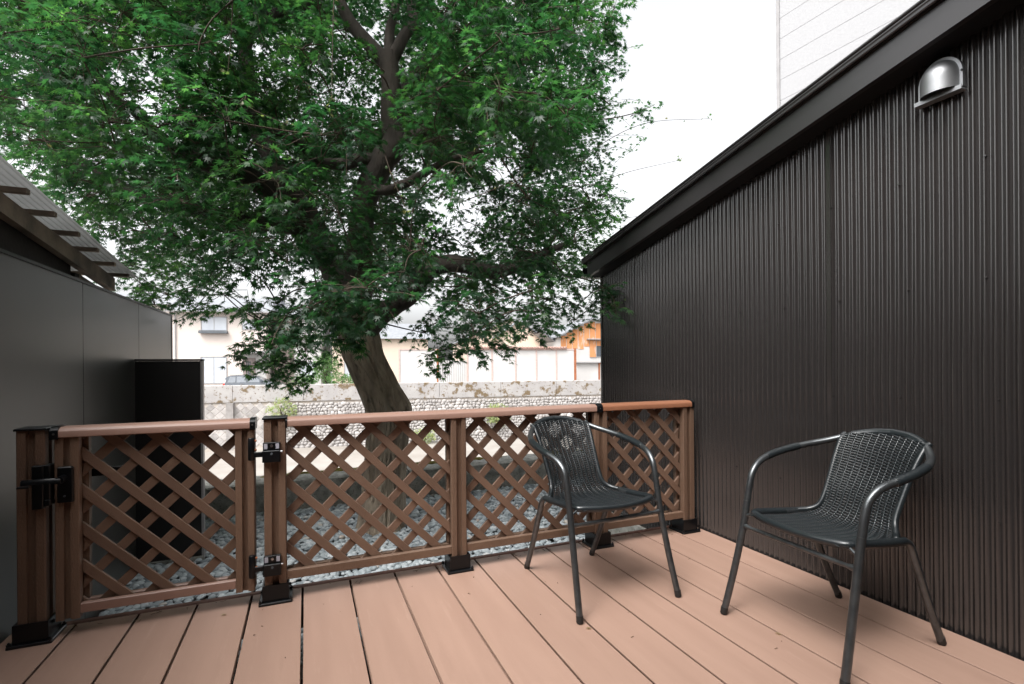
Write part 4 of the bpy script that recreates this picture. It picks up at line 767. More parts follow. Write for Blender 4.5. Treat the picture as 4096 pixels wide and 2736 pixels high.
BLOBS = [(0.34,3.56,1.75,0.35),(-0.35,3.62,3.40,0.30),(1.03,3.28,3.86,0.24),(0.27,2.87,3.41,0.34),(-1.67,4.56,3.80,0.34),(1.45,2.71,3.10,0.24),(0.78,3.55,4.38,0.22),(-0.69,3.27,2.10,0.23),(-2.05,4.38,3.13,0.35),(-0.89,3.41,3.32,0.24),(0.19,3.32,1.42,0.28),(1.35,3.09,3.92,0.35),(0.31,2.94,1.49,0.28),(-0.60,3.57,3.62,0.36),(-2.15,4.58,3.47,0.34),(-1.25,4.20,2.69,0.32),(0.66,3.38,1.82,0.24),(-0.29,3.14,3.16,0.24),(-0.01,3.51,3.10,0.35),(1.28,3.19,2.93,0.31),(-0.79,3.85,3.80,0.30),(0.31,3.43,3.82,0.34),(-0.65,4.15,3.40,0.29),(-1.03,3.51,2.45,0.31),(-0.49,3.90,3.38,0.34),(0.96,2.82,3.22,0.24),(0.94,3.08,3.20,0.27),(-1.09,3.85,2.41,0.27),(-0.78,4.08,3.06,0.25),(1.58,2.76,3.69,0.30),(1.34,3.02,3.54,0.35),(0.68,2.96,3.59,0.35),(0.25,3.73,2.73,0.27),(-0.12,3.24,3.56,0.27),(-1.59,4.53,4.17,0.31),(-1.41,4.12,3.15,0.27),(-0.77,4.05,3.98,0.31),(1.59,3.02,2.68,0.22),(-1.17,3.60,3.07,0.26),(-1.75,4.32,3.51,0.35),(-2.19,4.70,4.29,0.29),(-1.57,3.99,2.46,0.29),(1.78,3.03,2.28,0.25),(-0.80,3.97,2.17,0.35),(-1.68,3.75,2.93,0.33),(1.07,2.65,2.93,0.23),(-1.29,3.90,3.87,0.30),(-1.39,4.19,4.16,0.23),(1.62,3.01,2.05,0.30),(-0.63,3.30,3.45,0.24),(0.82,2.66,2.16,0.23),(0.79,3.14,3.89,0.24),(-0.53,3.90,2.84,0.35),(1.02,2.60,2.57,0.36),(-0.63,3.49,3.33,0.25),(-0.96,4.28,3.67,0.34),(1.28,2.82,2.08,0.24),(-0.15,3.21,2.13,0.27),(-0.31,3.47,1.82,0.36),(1.72,3.16,3.68,0.30),(0.81,3.46,3.13,0.25),(-1.09,4.00,3.38,0.35),(0.77,3.05,2.76,0.29),(0.21,3.52,2.07,0.32),(-1.77,3.85,3.33,0.23),(-1.71,3.74,3.54,0.25),(-0.72,3.73,3.23,0.32),(-0.41,3.22,2.44,0.26),(-2.07,4.42,3.95,0.27),(-0.80,3.84,2.63,0.36),(-0.09,3.86,3.10,0.26),(0.01,3.10,1.38,0.27),(0.92,3.36,3.51,0.31),(-0.65,3.47,2.02,0.26),(1.59,3.15,2.89,0.24),(1.40,2.54,2.48,0.25),(0.96,2.85,1.36,0.24),(-1.39,4.37,3.21,0.26),(-0.54,3.29,2.88,0.23),(-1.20,4.34,3.90,0.33),(-0.38,3.84,4.06,0.24),(-0.05,3.90,4.29,0.30),(0.10,3.19,2.43,0.32),(-1.14,3.49,2.78,0.32),(0.84,3.28,2.58,0.31),(1.45,3.99,4.53,0.26),(1.55,4.43,1.86,0.27),(-0.07,4.09,2.87,0.29),(1.12,4.05,2.95,0.31),(1.13,4.27,3.65,0.38),(-0.53,4.20,2.03,0.30),(1.48,3.36,4.11,0.26),(1.27,4.02,4.73,0.33),(1.50,4.01,3.12,0.26),(1.49,4.16,1.83,0.39),(0.42,4.92,2.15,0.36),(-2.27,4.84,3.80,0.33),(-0.83,4.81,3.18,0.26),(0.86,4.76,1.92,0.41),(1.50,4.20,3.49,0.37),(-1.36,5.41,4.32,0.38),(-2.30,6.03,3.07,0.32),(1.89,4.41,4.14,0.27),(1.33,4.47,3.30,0.33),(-0.78,5.37,3.51,0.30),(1.01,3.93,3.29,0.40),(1.42,4.26,4.01,0.28),(-0.17,4.86,5.06,0.41),(-0.57,4.52,4.35,0.33),(-1.68,5.74,4.39,0.34),(-1.31,5.62,3.20,0.35),(-0.59,5.00,2.36,0.32),(-0.69,4.80,4.61,0.40),(-2.34,5.89,3.43,0.27),(0.94,4.71,3.17,0.39),(-2.48,6.23,3.74,0.32),(-1.69,5.20,2.46,0.36),(-1.64,4.62,2.92,0.28),(-1.92,4.78,3.67,0.29),(0.85,3.56,2.75,0.31),(-2.30,5.19,4.62,0.32),(0.53,4.79,1.45,0.31),(0.90,4.21,1.96,0.40),(0.40,3.84,2.01,0.29),(-0.43,4.20,2.60,0.38),(-1.49,5.36,2.81,0.36),(-1.36,5.12,3.99,0.36),(0.56,4.29,4.60,0.35),(-1.20,5.27,2.19,0.26),(-2.09,6.01,4.37,0.33),(-1.69,5.27,3.11,0.28),(-0.25,4.46,2.22,0.37),(-1.10,5.21,2.55,0.37),(1.21,4.09,4.23,0.34),(-0.71,5.58,2.97,0.31),(0.65,4.73,2.99,0.40),(-2.43,5.76,3.17,0.37),(-0.34,4.96,3.14,0.35),(-1.43,4.48,3.24,0.28),(-2.52,6.02,4.10,0.41),(-1.06,4.74,3.95,0.36),(-0.40,4.80,4.77,0.30),(1.41,4.54,3.01,0.31),(-0.70,4.82,2.90,0.31),(-0.35,5.24,4.68,0.34),(1.53,3.56,2.44,0.30),(2.27,4.34,4.33,0.31),(-2.21,5.53,4.29,0.32),(-1.87,6.00,3.75,0.36),(0.41,4.74,3.26,0.33),(-1.82,4.80,3.91,0.27),(1.03,4.86,4.75,0.29),(0.17,4.23,2.28,0.40),(-1.64,5.61,2.60,0.31),(-0.48,5.01,2.82,0.30),(-0.30,4.68,3.35,0.32),(0.15,4.02,4.33,0.38),(-1.26,5.56,5.05,0.38),(1.12,3.62,3.24,0.38),(1.50,3.77,3.66,0.38),(0.86,4.79,3.62,0.26),(-0.09,5.17,1.44,0.29),(0.77,4.97,2.57,0.31),(-0.97,5.26,4.92,0.27),(1.42,3.47,4.37,0.40),(1.72,3.71,2.06,0.28),(-1.47,4.79,2.46,0.30),(-0.02,5.16,3.62,0.28),(2.05,3.53,3.92,0.28),(-2.11,5.24,4.00,0.29),(-2.32,5.47,4.70,0.27),(-0.16,5.04,4.37,0.30),(-1.57,5.06,3.31,0.35),(-1.55,4.73,4.31,0.38),(-2.14,5.65,4.66,0.28),(1.85,4.37,2.47,0.38),(1.05,4.06,3.98,0.32),(0.45,4.01,4.55,0.35),(1.31,3.71,3.96,0.32),(-1.58,5.26,3.74,0.29),(0.05,4.63,4.51,0.34),(1.95,3.85,3.60,0.35),(-0.51,4.35,3.88,0.41),(1.07,4.86,3.84,0.36),(0.81,3.68,4.13,0.42),(-2.46,5.87,5.02,0.33),(1.57,4.19,4.83,0.39),(0.20,5.07,4.63,0.34),(-0.01,4.65,4.01,0.41),(-0.86,5.49,4.56,0.40),(-1.77,5.32,3.90,0.28),(-1.74,4.78,3.21,0.28),(0.38,5.03,4.27,0.41),(0.77,4.64,4.26,0.31),(-2.17,5.84,4.93,0.39),(-0.72,5.49,4.95,0.35),(-2.74,6.23,4.62,0.35),(1.08,3.76,2.71,0.31),(-1.91,5.06,2.93,0.29),(0.08,5.08,2.29,0.36),(-0.81,5.59,3.86,0.41),(-0.01,4.56,3.69,0.31),(-2.57,5.29,3.15,0.29),(-1.07,4.37,4.18,0.42),(-1.95,5.38,3.52,0.27),(-0.54,4.83,2.13,0.32),(-0.11,4.67,2.78,0.39),(1.89,3.86,3.14,0.29),(1.77,4.21,3.27,0.39),(-2.14,5.64,3.66,0.38),(-0.77,5.39,3.19,0.38),(-1.97,4.75,4.23,0.38),(-1.31,4.80,3.87,0.26),(-1.44,4.92,2.75,0.40),(1.92,3.68,2.91,0.28),(2.43,4.48,5.35,0.50),(2.33,4.66,3.25,0.44),(-0.41,5.82,3.85,0.41),(-0.14,6.13,2.46,0.42),(-2.61,6.92,3.44,0.46),(-2.48,6.48,4.52,0.36),(-0.04,5.59,4.92,0.48),(-1.86,6.44,3.14,0.49),(2.49,4.90,4.63,0.41),(2.06,5.74,1.60,0.46),(0.51,5.21,3.00,0.41),(-0.92,7.56,3.51,0.34),(-0.02,6.01,3.57,0.47),(-1.29,7.14,2.28,0.44),(-0.93,7.33,4.70,0.34),(-1.51,6.39,4.99,0.47),(1.85,4.75,4.53,0.38),(1.52,4.82,1.97,0.36),(2.57,4.44,4.52,0.47),(2.38,5.90,4.34,0.45),(0.89,7.09,1.89,0.36),(1.75,4.90,3.75,0.37),(1.07,6.64,3.53,0.41),(0.57,6.30,5.78,0.49),(0.38,5.22,2.08,0.45),(2.34,4.56,4.90,0.40),(-0.77,6.08,3.12,0.49),(-0.12,7.05,4.80,0.31),(3.10,5.18,4.04,0.31),(-0.01,5.37,3.25,0.34),(1.13,5.86,4.27,0.47),(-1.48,7.74,2.52,0.47),(2.00,5.85,4.65,0.39),(-0.08,6.11,5.04,0.49),(-0.90,7.04,2.99,0.42),(0.22,6.79,3.38,0.40),(1.72,5.75,4.29,0.35),(0.24,6.21,3.33,0.49),(-1.30,6.08,4.84,0.31),(-0.85,6.12,5.66,0.36),(2.79,5.53,4.98,0.37),(-1.76,7.33,2.32,0.34),(2.34,5.42,3.85,0.33),(1.19,5.22,4.16,0.37),(2.70,5.48,2.23,0.42),(-1.21,6.81,3.13,0.48),(1.62,6.08,4.75,0.34),(2.94,5.55,2.77,0.33),(-1.88,7.15,3.65,0.38),(1.28,4.82,3.71,0.30),(1.10,5.16,4.92,0.33),(1.59,4.67,4.93,0.39),(2.48,4.85,2.76,0.40),(-1.65,6.64,2.66,0.33),(2.03,4.88,2.31,0.33),(0.81,5.20,5.43,0.37),(-0.55,5.77,3.33,0.43),(1.38,6.06,4.03,0.48),(0.67,7.03,2.82,0.45),(1.76,5.22,4.47,0.34),(-0.12,7.59,1.63,0.39),(0.29,6.61,2.43,0.31),(0.14,5.67,3.31,0.42),(-0.73,7.39,2.71,0.46),(-0.25,5.47,2.72,0.44),(2.45,5.67,4.90,0.32),(0.55,5.34,4.10,0.36),(0.00,6.54,1.23,0.42),(2.45,4.61,2.03,0.44),(-2.00,6.49,3.82,0.32),(1.27,4.81,5.32,0.48),(-0.13,5.53,5.68,0.47),(0.55,5.51,4.85,0.32),(1.50,4.80,4.56,0.46),(-0.19,6.61,4.11,0.35),(-0.67,6.35,3.95,0.43),(1.16,6.56,2.94,0.43),(1.01,5.45,2.33,0.48),(0.52,6.52,3.91,0.37),(0.30,5.39,3.42,0.35),(2.19,5.09,5.72,0.34),(0.25,6.71,5.24,0.32),(1.19,6.12,5.37,0.44),(2.58,4.98,3.62,0.33),(-0.71,5.64,4.18,0.43),(2.74,5.19,4.31,0.48),(-1.67,6.96,3.16,0.44),(-1.45,6.38,2.44,0.45),(1.21,5.25,5.85,0.48),(1.10,6.17,3.06,0.47),(0.91,5.59,6.00,0.32),(-1.68,7.67,3.29,0.40),(1.45,4.91,3.10,0.37),(0.49,7.09,4.24,0.42),(-1.50,7.22,2.81,0.32),(-0.75,6.47,5.29,0.33),(0.34,5.25,3.83,0.37),(0.32,6.02,5.69,0.35),(-0.52,7.48,4.75,0.35),(3.24,5.97,3.95,0.35),(2.08,5.68,5.43,0.31),(-1.40,7.53,3.65,0.38),(1.68,6.80,3.69,0.48),(2.84,5.30,3.55,0.44),(-0.44,6.64,3.88,0.42),(-1.79,6.08,4.94,0.35),(1.68,5.04,5.78,0.46),(-2.22,6.64,3.02,0.46),(3.07,5.71,4.73,0.46),(-0.81,5.68,5.15,0.49),(1.41,5.77,5.10,0.39),(1.71,5.67,3.96,0.39),(0.75,6.65,2.40,0.34),(2.84,5.85,2.36,0.45),(0.33,5.49,1.89,0.33),(2.75,4.97,3.89,0.37),(0.17,7.49,4.58,0.44),(0.66,5.72,5.83,0.41),(-0.12,5.74,3.01,0.35),(2.05,4.70,3.58,0.45),(-0.30,6.78,3.18,0.35),(-1.47,6.44,2.86,0.46),(0.32,6.06,4.02,0.30),(-1.12,6.02,4.12,0.50),(0.94,5.11,2.01,0.33),(1.55,6.27,4.35,0.45),(1.11,6.72,4.23,0.37),(-1.06,6.87,2.66,0.46),(-0.67,6.01,2.74,0.36),(-2.32,6.97,4.02,0.36),(0.71,6.30,3.21,0.31),(0.46,6.39,1.95,0.43),(1.60,5.80,3.54,0.36),(0.65,5.55,3.58,0.36),(-1.22,6.69,5.00,0.31),(-1.58,7.05,2.14,0.36),(2.25,6.62,3.89,0.33),(1.35,5.35,3.59,0.38),(1.01,5.79,4.69,0.46),(-0.08,6.58,4.67,0.44),(-0.94,6.83,3.13,0.39),(-0.22,5.79,5.10,0.41),(-0.71,6.42,5.15,0.44),(0.68,6.56,3.74,0.37),(0.77,6.39,3.16,0.36),(0.85,5.90,2.22,0.31),(1.94,6.26,4.18,0.33),(0.50,6.11,3.85,0.34),(-1.27,7.46,3.78,0.35),(0.41,5.20,2.17,0.39),(1.98,4.89,5.23,0.43),(0.80,5.85,3.00,0.32),(0.81,6.16,2.82,0.41),(-0.94,7.68,3.49,0.44),(1.58,5.76,4.37,0.39),(0.03,5.60,2.87,0.33),(-0.33,5.31,3.46,0.35),(0.56,6.43,2.41,0.32),(-0.27,6.81,3.03,0.45),(-0.44,6.01,3.04,0.30),(0.27,6.36,3.54,0.31),(0.94,5.20,4.06,0.31),(0.31,6.22,2.70,0.35),(0.42,5.46,5.27,0.31),(-1.04,6.29,2.94,0.31),(1.19,6.63,4.54,0.46),(-0.04,6.05,3.56,0.38),(0.77,4.86,3.35,0.42),(2.39,6.37,2.95,0.30),(-1.00,7.20,3.86,0.32),(-0.78,6.82,3.61,0.43),(0.01,7.00,5.41,0.30),(1.39,6.32,4.91,0.34),(1.76,4.59,4.56,0.31),(2.06,4.72,3.73,0.30),(1.27,6.23,5.74,0.38),(0.34,6.99,3.28,0.46),(-0.26,6.00,2.69,0.46),(0.83,6.68,4.79,0.32),(1.03,5.84,5.42,0.38),(1.62,6.18,4.61,0.35),(0.95,5.00,2.20,0.36),(2.46,6.26,3.31,0.40),(0.04,6.60,3.48,0.37),(1.50,5.54,3.71,0.43),(2.08,5.11,4.43,0.32),(1.06,5.36,4.62,0.30),(-0.49,6.87,3.46,0.33),(-0.14,5.32,4.51,0.44),(0.97,5.53,5.62,0.33),(-0.31,6.38,5.26,0.34),(1.11,5.72,3.63,0.46),(2.06,5.73,4.09,0.43),(1.72,5.53,4.62,0.46),(-0.16,6.59,5.61,0.32),(2.15,4.47,4.70,0.18),(-0.91,4.38,2.03,0.11),(1.11,4.95,3.67,0.12),(-2.17,5.22,4.15,0.10),(-0.82,5.14,3.29,0.17),(1.97,4.43,4.67,0.19),(2.44,3.94,4.18,0.12),(1.53,3.31,2.56,0.12),(1.97,4.56,5.34,0.11),(-2.64,6.34,3.80,0.14),(1.75,2.84,3.73,0.14),(-2.10,6.43,3.17,0.16),(-1.66,6.29,2.25,0.18),(0.13,3.57,3.20,0.15),(-0.02,3.97,2.11,0.14),(-1.79,5.47,4.77,0.18),(0.56,3.07,1.62,0.13),(2.09,4.75,5.23,0.17),(-0.50,4.26,2.70,0.18),(-0.46,3.99,2.94,0.19),(2.47,4.41,4.80,0.18),(1.82,4.45,3.60,0.18),(1.02,4.30,4.44,0.10),(-1.82,4.44,4.15,0.14),(-1.83,5.06,3.48,0.12),(-0.89,5.60,2.95,0.11),(1.57,2.81,2.67,0.13),(1.69,4.59,4.00,0.18),(1.96,4.21,2.56,0.17),(1.68,4.55,5.28,0.12),(1.10,4.80,4.25,0.13),(-2.33,5.05,3.05,0.11),(0.46,4.19,3.46,0.12),(-0.69,5.41,1.94,0.16),(1.36,4.66,1.78,0.18),(-0.25,5.18,4.32,0.13),(2.66,4.40,3.53,0.13),(-0.27,3.95,3.04,0.16),(-0.87,3.88,2.62,0.17),(-0.32,4.49,1.24,0.11),(-1.25,6.13,2.23,0.11),(0.08,4.27,4.64,0.18),(0.44,4.01,2.30,0.16),(0.40,5.29,3.09,0.15),(-1.15,4.65,3.76,0.18),(-0.88,5.80,5.83,0.17),(2.08,4.53,2.22,0.11),(-2.47,5.81,3.13,0.18),(-0.21,3.93,1.20,0.10),(-1.47,5.20,4.27,0.18),(0.66,3.06,1.76,0.12),(0.10,5.45,2.92,0.18),(1.20,4.51,3.42,0.14),(-2.52,5.88,3.54,0.17),(-0.71,4.03,3.38,0.17),(-0.85,4.40,2.28,0.10),(0.36,4.38,3.69,0.15),(-1.22,3.97,3.89,0.14),(0.70,3.30,2.21,0.14),(0.08,3.84,2.46,0.14),(-0.54,4.53,3.98,0.15),(-1.39,5.97,2.36,0.15),(1.71,2.77,2.80,0.11),(-2.06,5.46,4.84,0.15),(1.15,3.69,1.32,0.13),(-0.75,4.54,2.73,0.18),(0.15,5.29,4.23,0.15),(-0.19,4.21,4.09,0.14),(1.27,2.75,1.50,0.11),(-1.26,4.38,3.31,0.18),(1.47,3.03,3.80,0.12),(-1.37,3.95,3.82,0.18),(-1.13,5.82,2.68,0.19),(1.10,3.95,3.04,0.12),(-0.77,3.96,2.37,0.15),(1.35,2.81,1.38,0.15),(1.31,3.60,3.34,0.14),(-1.00,4.95,3.88,0.11),(1.57,4.97,5.76,0.14),(-0.18,3.80,2.83,0.11),(-2.12,4.34,3.41,0.15),(1.14,4.60,5.53,0.13),(1.50,3.90,3.89,0.10),(0.60,3.33,3.92,0.10),(-0.93,5.91,3.57,0.13),(-0.75,5.67,2.55,0.15),(0.19,5.00,2.76,0.14),(-2.48,4.93,4.39,0.16),(1.94,4.41,2.42,0.17),(-0.18,5.38,1.54,0.11),(0.12,3.90,3.67,0.12),(-0.65,3.80,2.51,0.18),(0.34,3.77,4.33,0.11),(1.89,3.11,2.18,0.17),(-1.91,4.41,2.88,0.10),(0.38,3.80,1.39,0.12),(0.78,4.32,2.40,0.16),(1.71,2.93,3.57,0.12),(-0.06,4.67,4.19,0.11),(-2.00,6.00,4.24,0.16),(-0.02,5.15,1.83,0.10),(-2.19,5.15,4.65,0.11),(1.06,4.60,3.62,0.16),(-0.75,4.18,4.26,0.17),(0.70,4.12,2.11,0.11),(1.59,3.38,1.88,0.19),(0.87,3.27,4.14,0.18),(0.86,3.43,3.25,0.14),(-1.17,4.18,2.60,0.11),(-0.82,4.37,3.89,0.17),(-0.83,5.11,2.79,0.17),(-0.50,4.21,3.26,0.11),(-1.56,4.59,2.47,0.17),(-1.53,4.30,2.85,0.16),(0.81,3.09,2.74,0.11),(-0.98,5.88,2.27,0.13),(1.97,4.33,3.11,0.18),(0.27,4.48,1.68,0.14),(1.27,3.74,3.32,0.13),(0.10,4.68,1.58,0.10),(-2.18,4.83,4.40,0.12),(-0.31,4.38,2.27,0.13),(1.22,4.59,3.07,0.11),(1.48,4.06,5.05,0.14),(-0.96,5.47,2.18,0.15),(0.19,3.39,4.03,0.10),(-2.69,5.56,4.69,0.18),(-1.33,4.18,3.73,0.12),(1.10,3.38,1.26,0.15),(-1.16,3.82,3.06,0.16),(-0.92,4.86,4.27,0.13),(-1.52,5.33,2.46,0.15),(-0.88,5.89,5.72,0.10),(-2.77,6.60,3.90,0.15),(-1.04,4.24,4.23,0.16),(-1.65,5.50,5.17,0.10),(-0.19,3.96,1.50,0.12),(-1.90,5.48,2.82,0.12),(1.41,3.72,2.88,0.10),(1.41,3.14,3.55,0.17),(-1.27,5.18,2.95,0.18),(-2.04,4.68,2.97,0.15),(-1.91,5.19,3.93,0.17),(-0.61,4.05,2.71,0.11),(0.52,3.65,1.72,0.16),(1.60,4.53,4.61,0.11),(-1.76,5.36,4.09,0.13),(-0.35,3.73,1.43,0.16),(1.96,4.15,4.01,0.16),(1.48,3.50,4.43,0.18),(1.24,3.84,1.95,0.18),(-0.80,3.86,3.74,0.15),(0.46,3.89,1.58,0.17),(-0.21,3.74,1.28,0.15),(-1.27,4.74,4.29,0.15),(-0.65,3.74,3.89,0.12),(1.43,2.90,3.88,0.11),(1.59,3.65,3.92,0.17),(-0.41,3.47,2.28,0.10),(-1.04,4.73,4.26,0.12),(0.10,3.58,3.63,0.18),(1.67,3.40,2.65,0.14),(1.58,3.33,2.95,0.19),(-0.96,3.64,3.77,0.14),(1.04,5.18,4.64,0.11),(-2.51,5.43,3.56,0.16),(0.12,4.67,5.07,0.13),(1.75,4.78,3.56,0.19),(0.39,4.04,2.85,0.13),(1.37,4.41,2.87,0.13),(-0.44,5.32,6.29,0.43),(-0.62,4.25,5.62,0.43),(0.52,4.48,6.24,0.49),(-0.13,4.48,5.34,0.51),(1.11,4.62,6.29,0.48),(-1.21,5.67,5.91,0.48),(-0.38,4.01,4.64,0.50),(-0.63,4.66,5.12,0.41),(1.41,4.26,6.24,0.48),(0.96,5.01,6.18,0.46),(-0.03,5.09,5.99,0.44),(0.72,4.03,6.07,0.45),(0.73,3.68,5.60,0.46),(-0.58,4.09,5.58,0.41),(-1.46,4.69,5.16,0.46),(1.58,3.23,4.83,0.44),(0.31,4.24,5.97,0.52),(1.31,3.27,4.69,0.51),(-0.71,4.20,4.77,0.47),(-1.21,4.76,5.49,0.50),(-0.11,3.73,5.37,0.42),(0.78,3.75,5.89,0.46),(-1.44,5.56,5.87,0.44),(-1.52,5.07,5.41,0.45),(-0.01,4.34,6.18,0.51),(-0.13,4.09,5.27,0.42),(-1.48,5.38,5.74,0.50),(-2.24,4.86,5.35,0.48),(-0.80,5.12,6.30,0.46),(-1.64,4.80,5.27,0.46),(0.13,3.84,1.62,0.20),(0.26,3.68,1.34,0.20),(0.18,3.82,1.24,0.15),(0.33,3.71,1.24,0.12),(0.05,4.09,1.46,0.22),(-0.08,4.36,1.28,0.22),(-0.17,4.51,1.08,0.20),(-0.08,4.58,0.92,0.15),(0.05,4.52,1.02,0.17),(-0.25,4.32,1.38,0.20),(-0.43,4.40,1.51,0.16),(-0.58,4.46,1.61,0.20),(-0.43,4.72,1.21,0.10),(-0.55,4.77,1.15,0.07),(-0.31,4.56,1.11,0.10),(-1.31,5.19,1.72,0.25),(-1.05,4.97,1.66,0.22),(-0.81,4.88,1.72,0.20),(-0.87,5.01,1.56,0.12),(-1.22,5.26,1.60,0.12),(-1.46,5.36,1.91,0.20),(-0.68,4.61,1.83,0.20),(-1.67,5.67,2.25,0.25),(-1.97,6.00,2.54,0.25),(-2.35,6.38,2.78,0.30),(0.95,4.26,1.33,0.22),(1.11,4.19,1.18,0.20),(1.00,4.29,1.10,0.15),(1.25,4.14,1.14,0.15),(1.32,4.00,1.32,0.20),(1.51,3.92,1.43,0.20),(1.45,4.00,1.22,0.12),(1.58,4.00,1.20,0.08),(1.66,3.75,1.50,0.20),(1.81,3.58,1.57,0.20),(1.76,3.71,1.31,0.13),(1.85,3.67,1.38,0.12),(2.14,3.77,1.54,0.15),(2.14,3.77,1.43,0.10),(2.46,3.96,1.60,0.12),(2.00,3.72,1.80,0.20),(2.26,3.83,2.06,0.20),(2.41,3.87,2.30,0.22),(2.55,3.92,2.61,0.20),(2.36,4.00,2.91,0.22),(2.46,4.07,3.34,0.22),(2.63,4.11,3.94,0.25),(2.75,4.16,4.37,0.25),(2.82,4.14,4.54,0.25),(2.52,4.15,3.70,0.20),(-0.33,3.71,1.82,0.22),(-0.11,3.61,1.74,0.22),(0.05,3.44,1.79,0.22),(0.17,3.61,1.43,0.14),(-0.49,3.77,1.79,0.20),(0.37,3.63,1.46,0.12),(1.08,4.31,2.18,0.25),(1.25,4.13,2.08,0.20),(1.42,4.28,2.31,0.30),(1.66,4.29,2.52,0.30),(1.73,4.16,2.20,0.25),(1.98,4.16,2.33,0.30),(1.93,4.07,1.97,0.20),(2.24,4.16,2.24,0.25),(2.29,4.25,2.63,0.30),(1.88,4.20,2.79,0.30),(1.52,4.24,2.76,0.25),(1.02,4.55,2.53,0.20),(0.96,4.47,2.09,0.20),(1.59,4.11,1.84,0.20),(2.29,4.03,1.87,0.20),(2.56,4.24,2.61,0.25),(1.35,4.09,1.72,0.20),(1.18,4.27,1.63,0.20),(0.85,4.62,1.93,0.20),(0.94,4.70,2.37,0.25),(2.57,4.24,4.25,0.30),(2.41,4.31,3.39,0.30),(2.68,4.20,3.15,0.15),(2.83,4.24,3.64,0.12),(1.10,4.41,1.44,0.18),(1.45,4.05,1.52,0.20),(1.15,3.48,1.82,0.17),(1.37,3.38,1.78,0.18),(1.58,3.46,1.77,0.15),(1.26,3.48,1.66,0.13),(1.47,3.40,1.90,0.15),(1.05,3.68,1.72,0.10),(2.11,3.24,1.60,0.07),(2.13,3.15,1.48,0.05),(2.12,3.35,1.69,0.09),(2.86,3.80,3.37,0.06),(-0.57,3.91,2.86,0.30),(-0.91,4.16,3.01,0.30),(-1.28,4.20,2.78,0.28),(-0.81,4.01,2.49,0.25),(-1.51,4.30,3.04,0.30)]
tree = thing('maple_tree', 'large green Japanese maple with leaning trunk beyond the fence', 'tree', (.60, 4.43, GZ))
from mathutils import noise as mnoise
tr = spline(LIMBS['trunk'], 22)
mb = MB(); n = 96; V = []
for i, q in enumerate(tr):
    cx_, cy_, cz_, r = q
    low = max(0.0, 1 - (cz_ - GZ) / .35)
    for k in range(n):
        a = 2 * math.pi * k / n
        lump = .055 * math.sin(3 * a + 1.3 * cz_ + .6) + .035 * math.sin(5 * a - 2.1 * cz_) + .018 * math.sin(9 * a + 4 * cz_) + low * (.10 * math.sin(4 * a + .5) + .12)
        # burl with a hollow on the right flank
        da = math.atan2(math.sin(a - R(-30)), math.cos(a - R(-30)))
        lump += .34 * math.exp(-(da / .38) ** 2 - ((cz_ - .72) / .12) ** 2) - .20 * math.exp(-(da / .16) ** 2 - ((cz_ - .73) / .06) ** 2)
        lump += -.06 * math.exp(-((math.atan2(math.sin(a - R(-75)), math.cos(a - R(-75)))) / .22) ** 2)
        # bark: long vertical fissures and flakes
        q3 = Vector((math.cos(a) * 2.6, math.sin(a) * 2.6, cz_ * 1.5)); fis = abs(mnoise.noise(q3 * 2.2)) ; flk = mnoise.noise(Vector((math.cos(a) * 5, math.sin(a) * 5, cz_ * 6)) * 2.0)
        lump += .13 * (min(fis, .26) / .26 - 1) + .03 * flk
        rr = r * (1 + lump); V.append((cx_ + rr * math.cos(a), cy_ + rr * math.sin(a), cz_))
m_ = len(tr)
F = [(i * n + k, i * n + (k + 1) % n, (i + 1) * n + (k + 1) % n, (i + 1) * n + k) for i in range(m_ - 1) for k in range(n)]
obj('trunk', mb.add(V, F), 'bark', tree, sm=80)
LP = []
for key, pts in LIMBS.items():
    if key == 'trunk': continue
    sp = spline(pts, 7)
    path = [(p[0] + random.uniform(-.004, .004), p[1] + random.uniform(-.004, .004), p[2] + random.uniform(-.004, .004)) for p in sp]
    obj('limb', MB().tube(path, [max(.006, p[3]) for p in sp], 14, wob=.07), 'limb', tree, sm=80)
    LP += [(p[0], p[1], p[2], p[3]) for p in sp[::2]]
LP = np.array(LP)
# the twig work from the limbs out to every clump, and the leaf sprays
twigs = MB()
leaf_pos, leaf_dir, leaf_nrm, leaf_size, leaf_tint = [], [], [], [], []
TC = np.array((.35, 4.5, 2.4))
def spray(p, d, L, size, tint0, pitch=.034, spread=.05):
    """a drooping twig with paired leaves, flattened like a fan"""
    d = np.array(d, float); d /= np.linalg.norm(d)
    side = np.cross(d, (0, 0, 1.0)); ns = np.linalg.norm(side); side = side / ns if ns > 1e-3 else np.array((1., 0, 0))
    nn = max(3, int(L / pitch)); q = np.array(p, float); pts = [tuple(q)]
    for i in range(nn):
        d = d + np.array((0, 0, -.045)) + rng.normal(0, .05, 3); d /= np.linalg.norm(d); q = q + d * pitch; pts.append(tuple(q))
        for s in (-1, 1):
            if rng.random() < .12: continue
            ld = d * rng.uniform(.3, .9) + side * s * rng.uniform(.5, 1.1) + np.array((0, 0, rng.uniform(-.55, .05))); ld /= np.linalg.norm(ld)
            off = ld * rng.uniform(.012, spread)
            up = np.array((0, 0, 1.0)) + rng.normal(0, .38, 3) - ld * 0.0; nr = up - ld * up.dot(ld); nr /= np.linalg.norm(nr)
            leaf_pos.append(q + off); leaf_dir.append(ld); leaf_nrm.append(nr); leaf_size.append(size * rng.uniform(.72, 1.2)); leaf_tint.append(np.clip(tint0 + rng.normal(0, .16), 0, .93))
    # end leaf
    leaf_pos.append(q + d * .01); leaf_dir.append(d); u = np.array((0, 0, 1.0)) - d * d[2]; leaf_nrm.append(u / (np.linalg.norm(u) + 1e-6)); leaf_size.append(size); leaf_tint.append(np.clip(tint0 + .1, 0, .93))
    return pts
used = np.zeros(len(LP))
BLOBS.sort(key=lambda q: float(np.min(np.linalg.norm(LP[:, :3] - np.array(q[:3]), axis=1))))
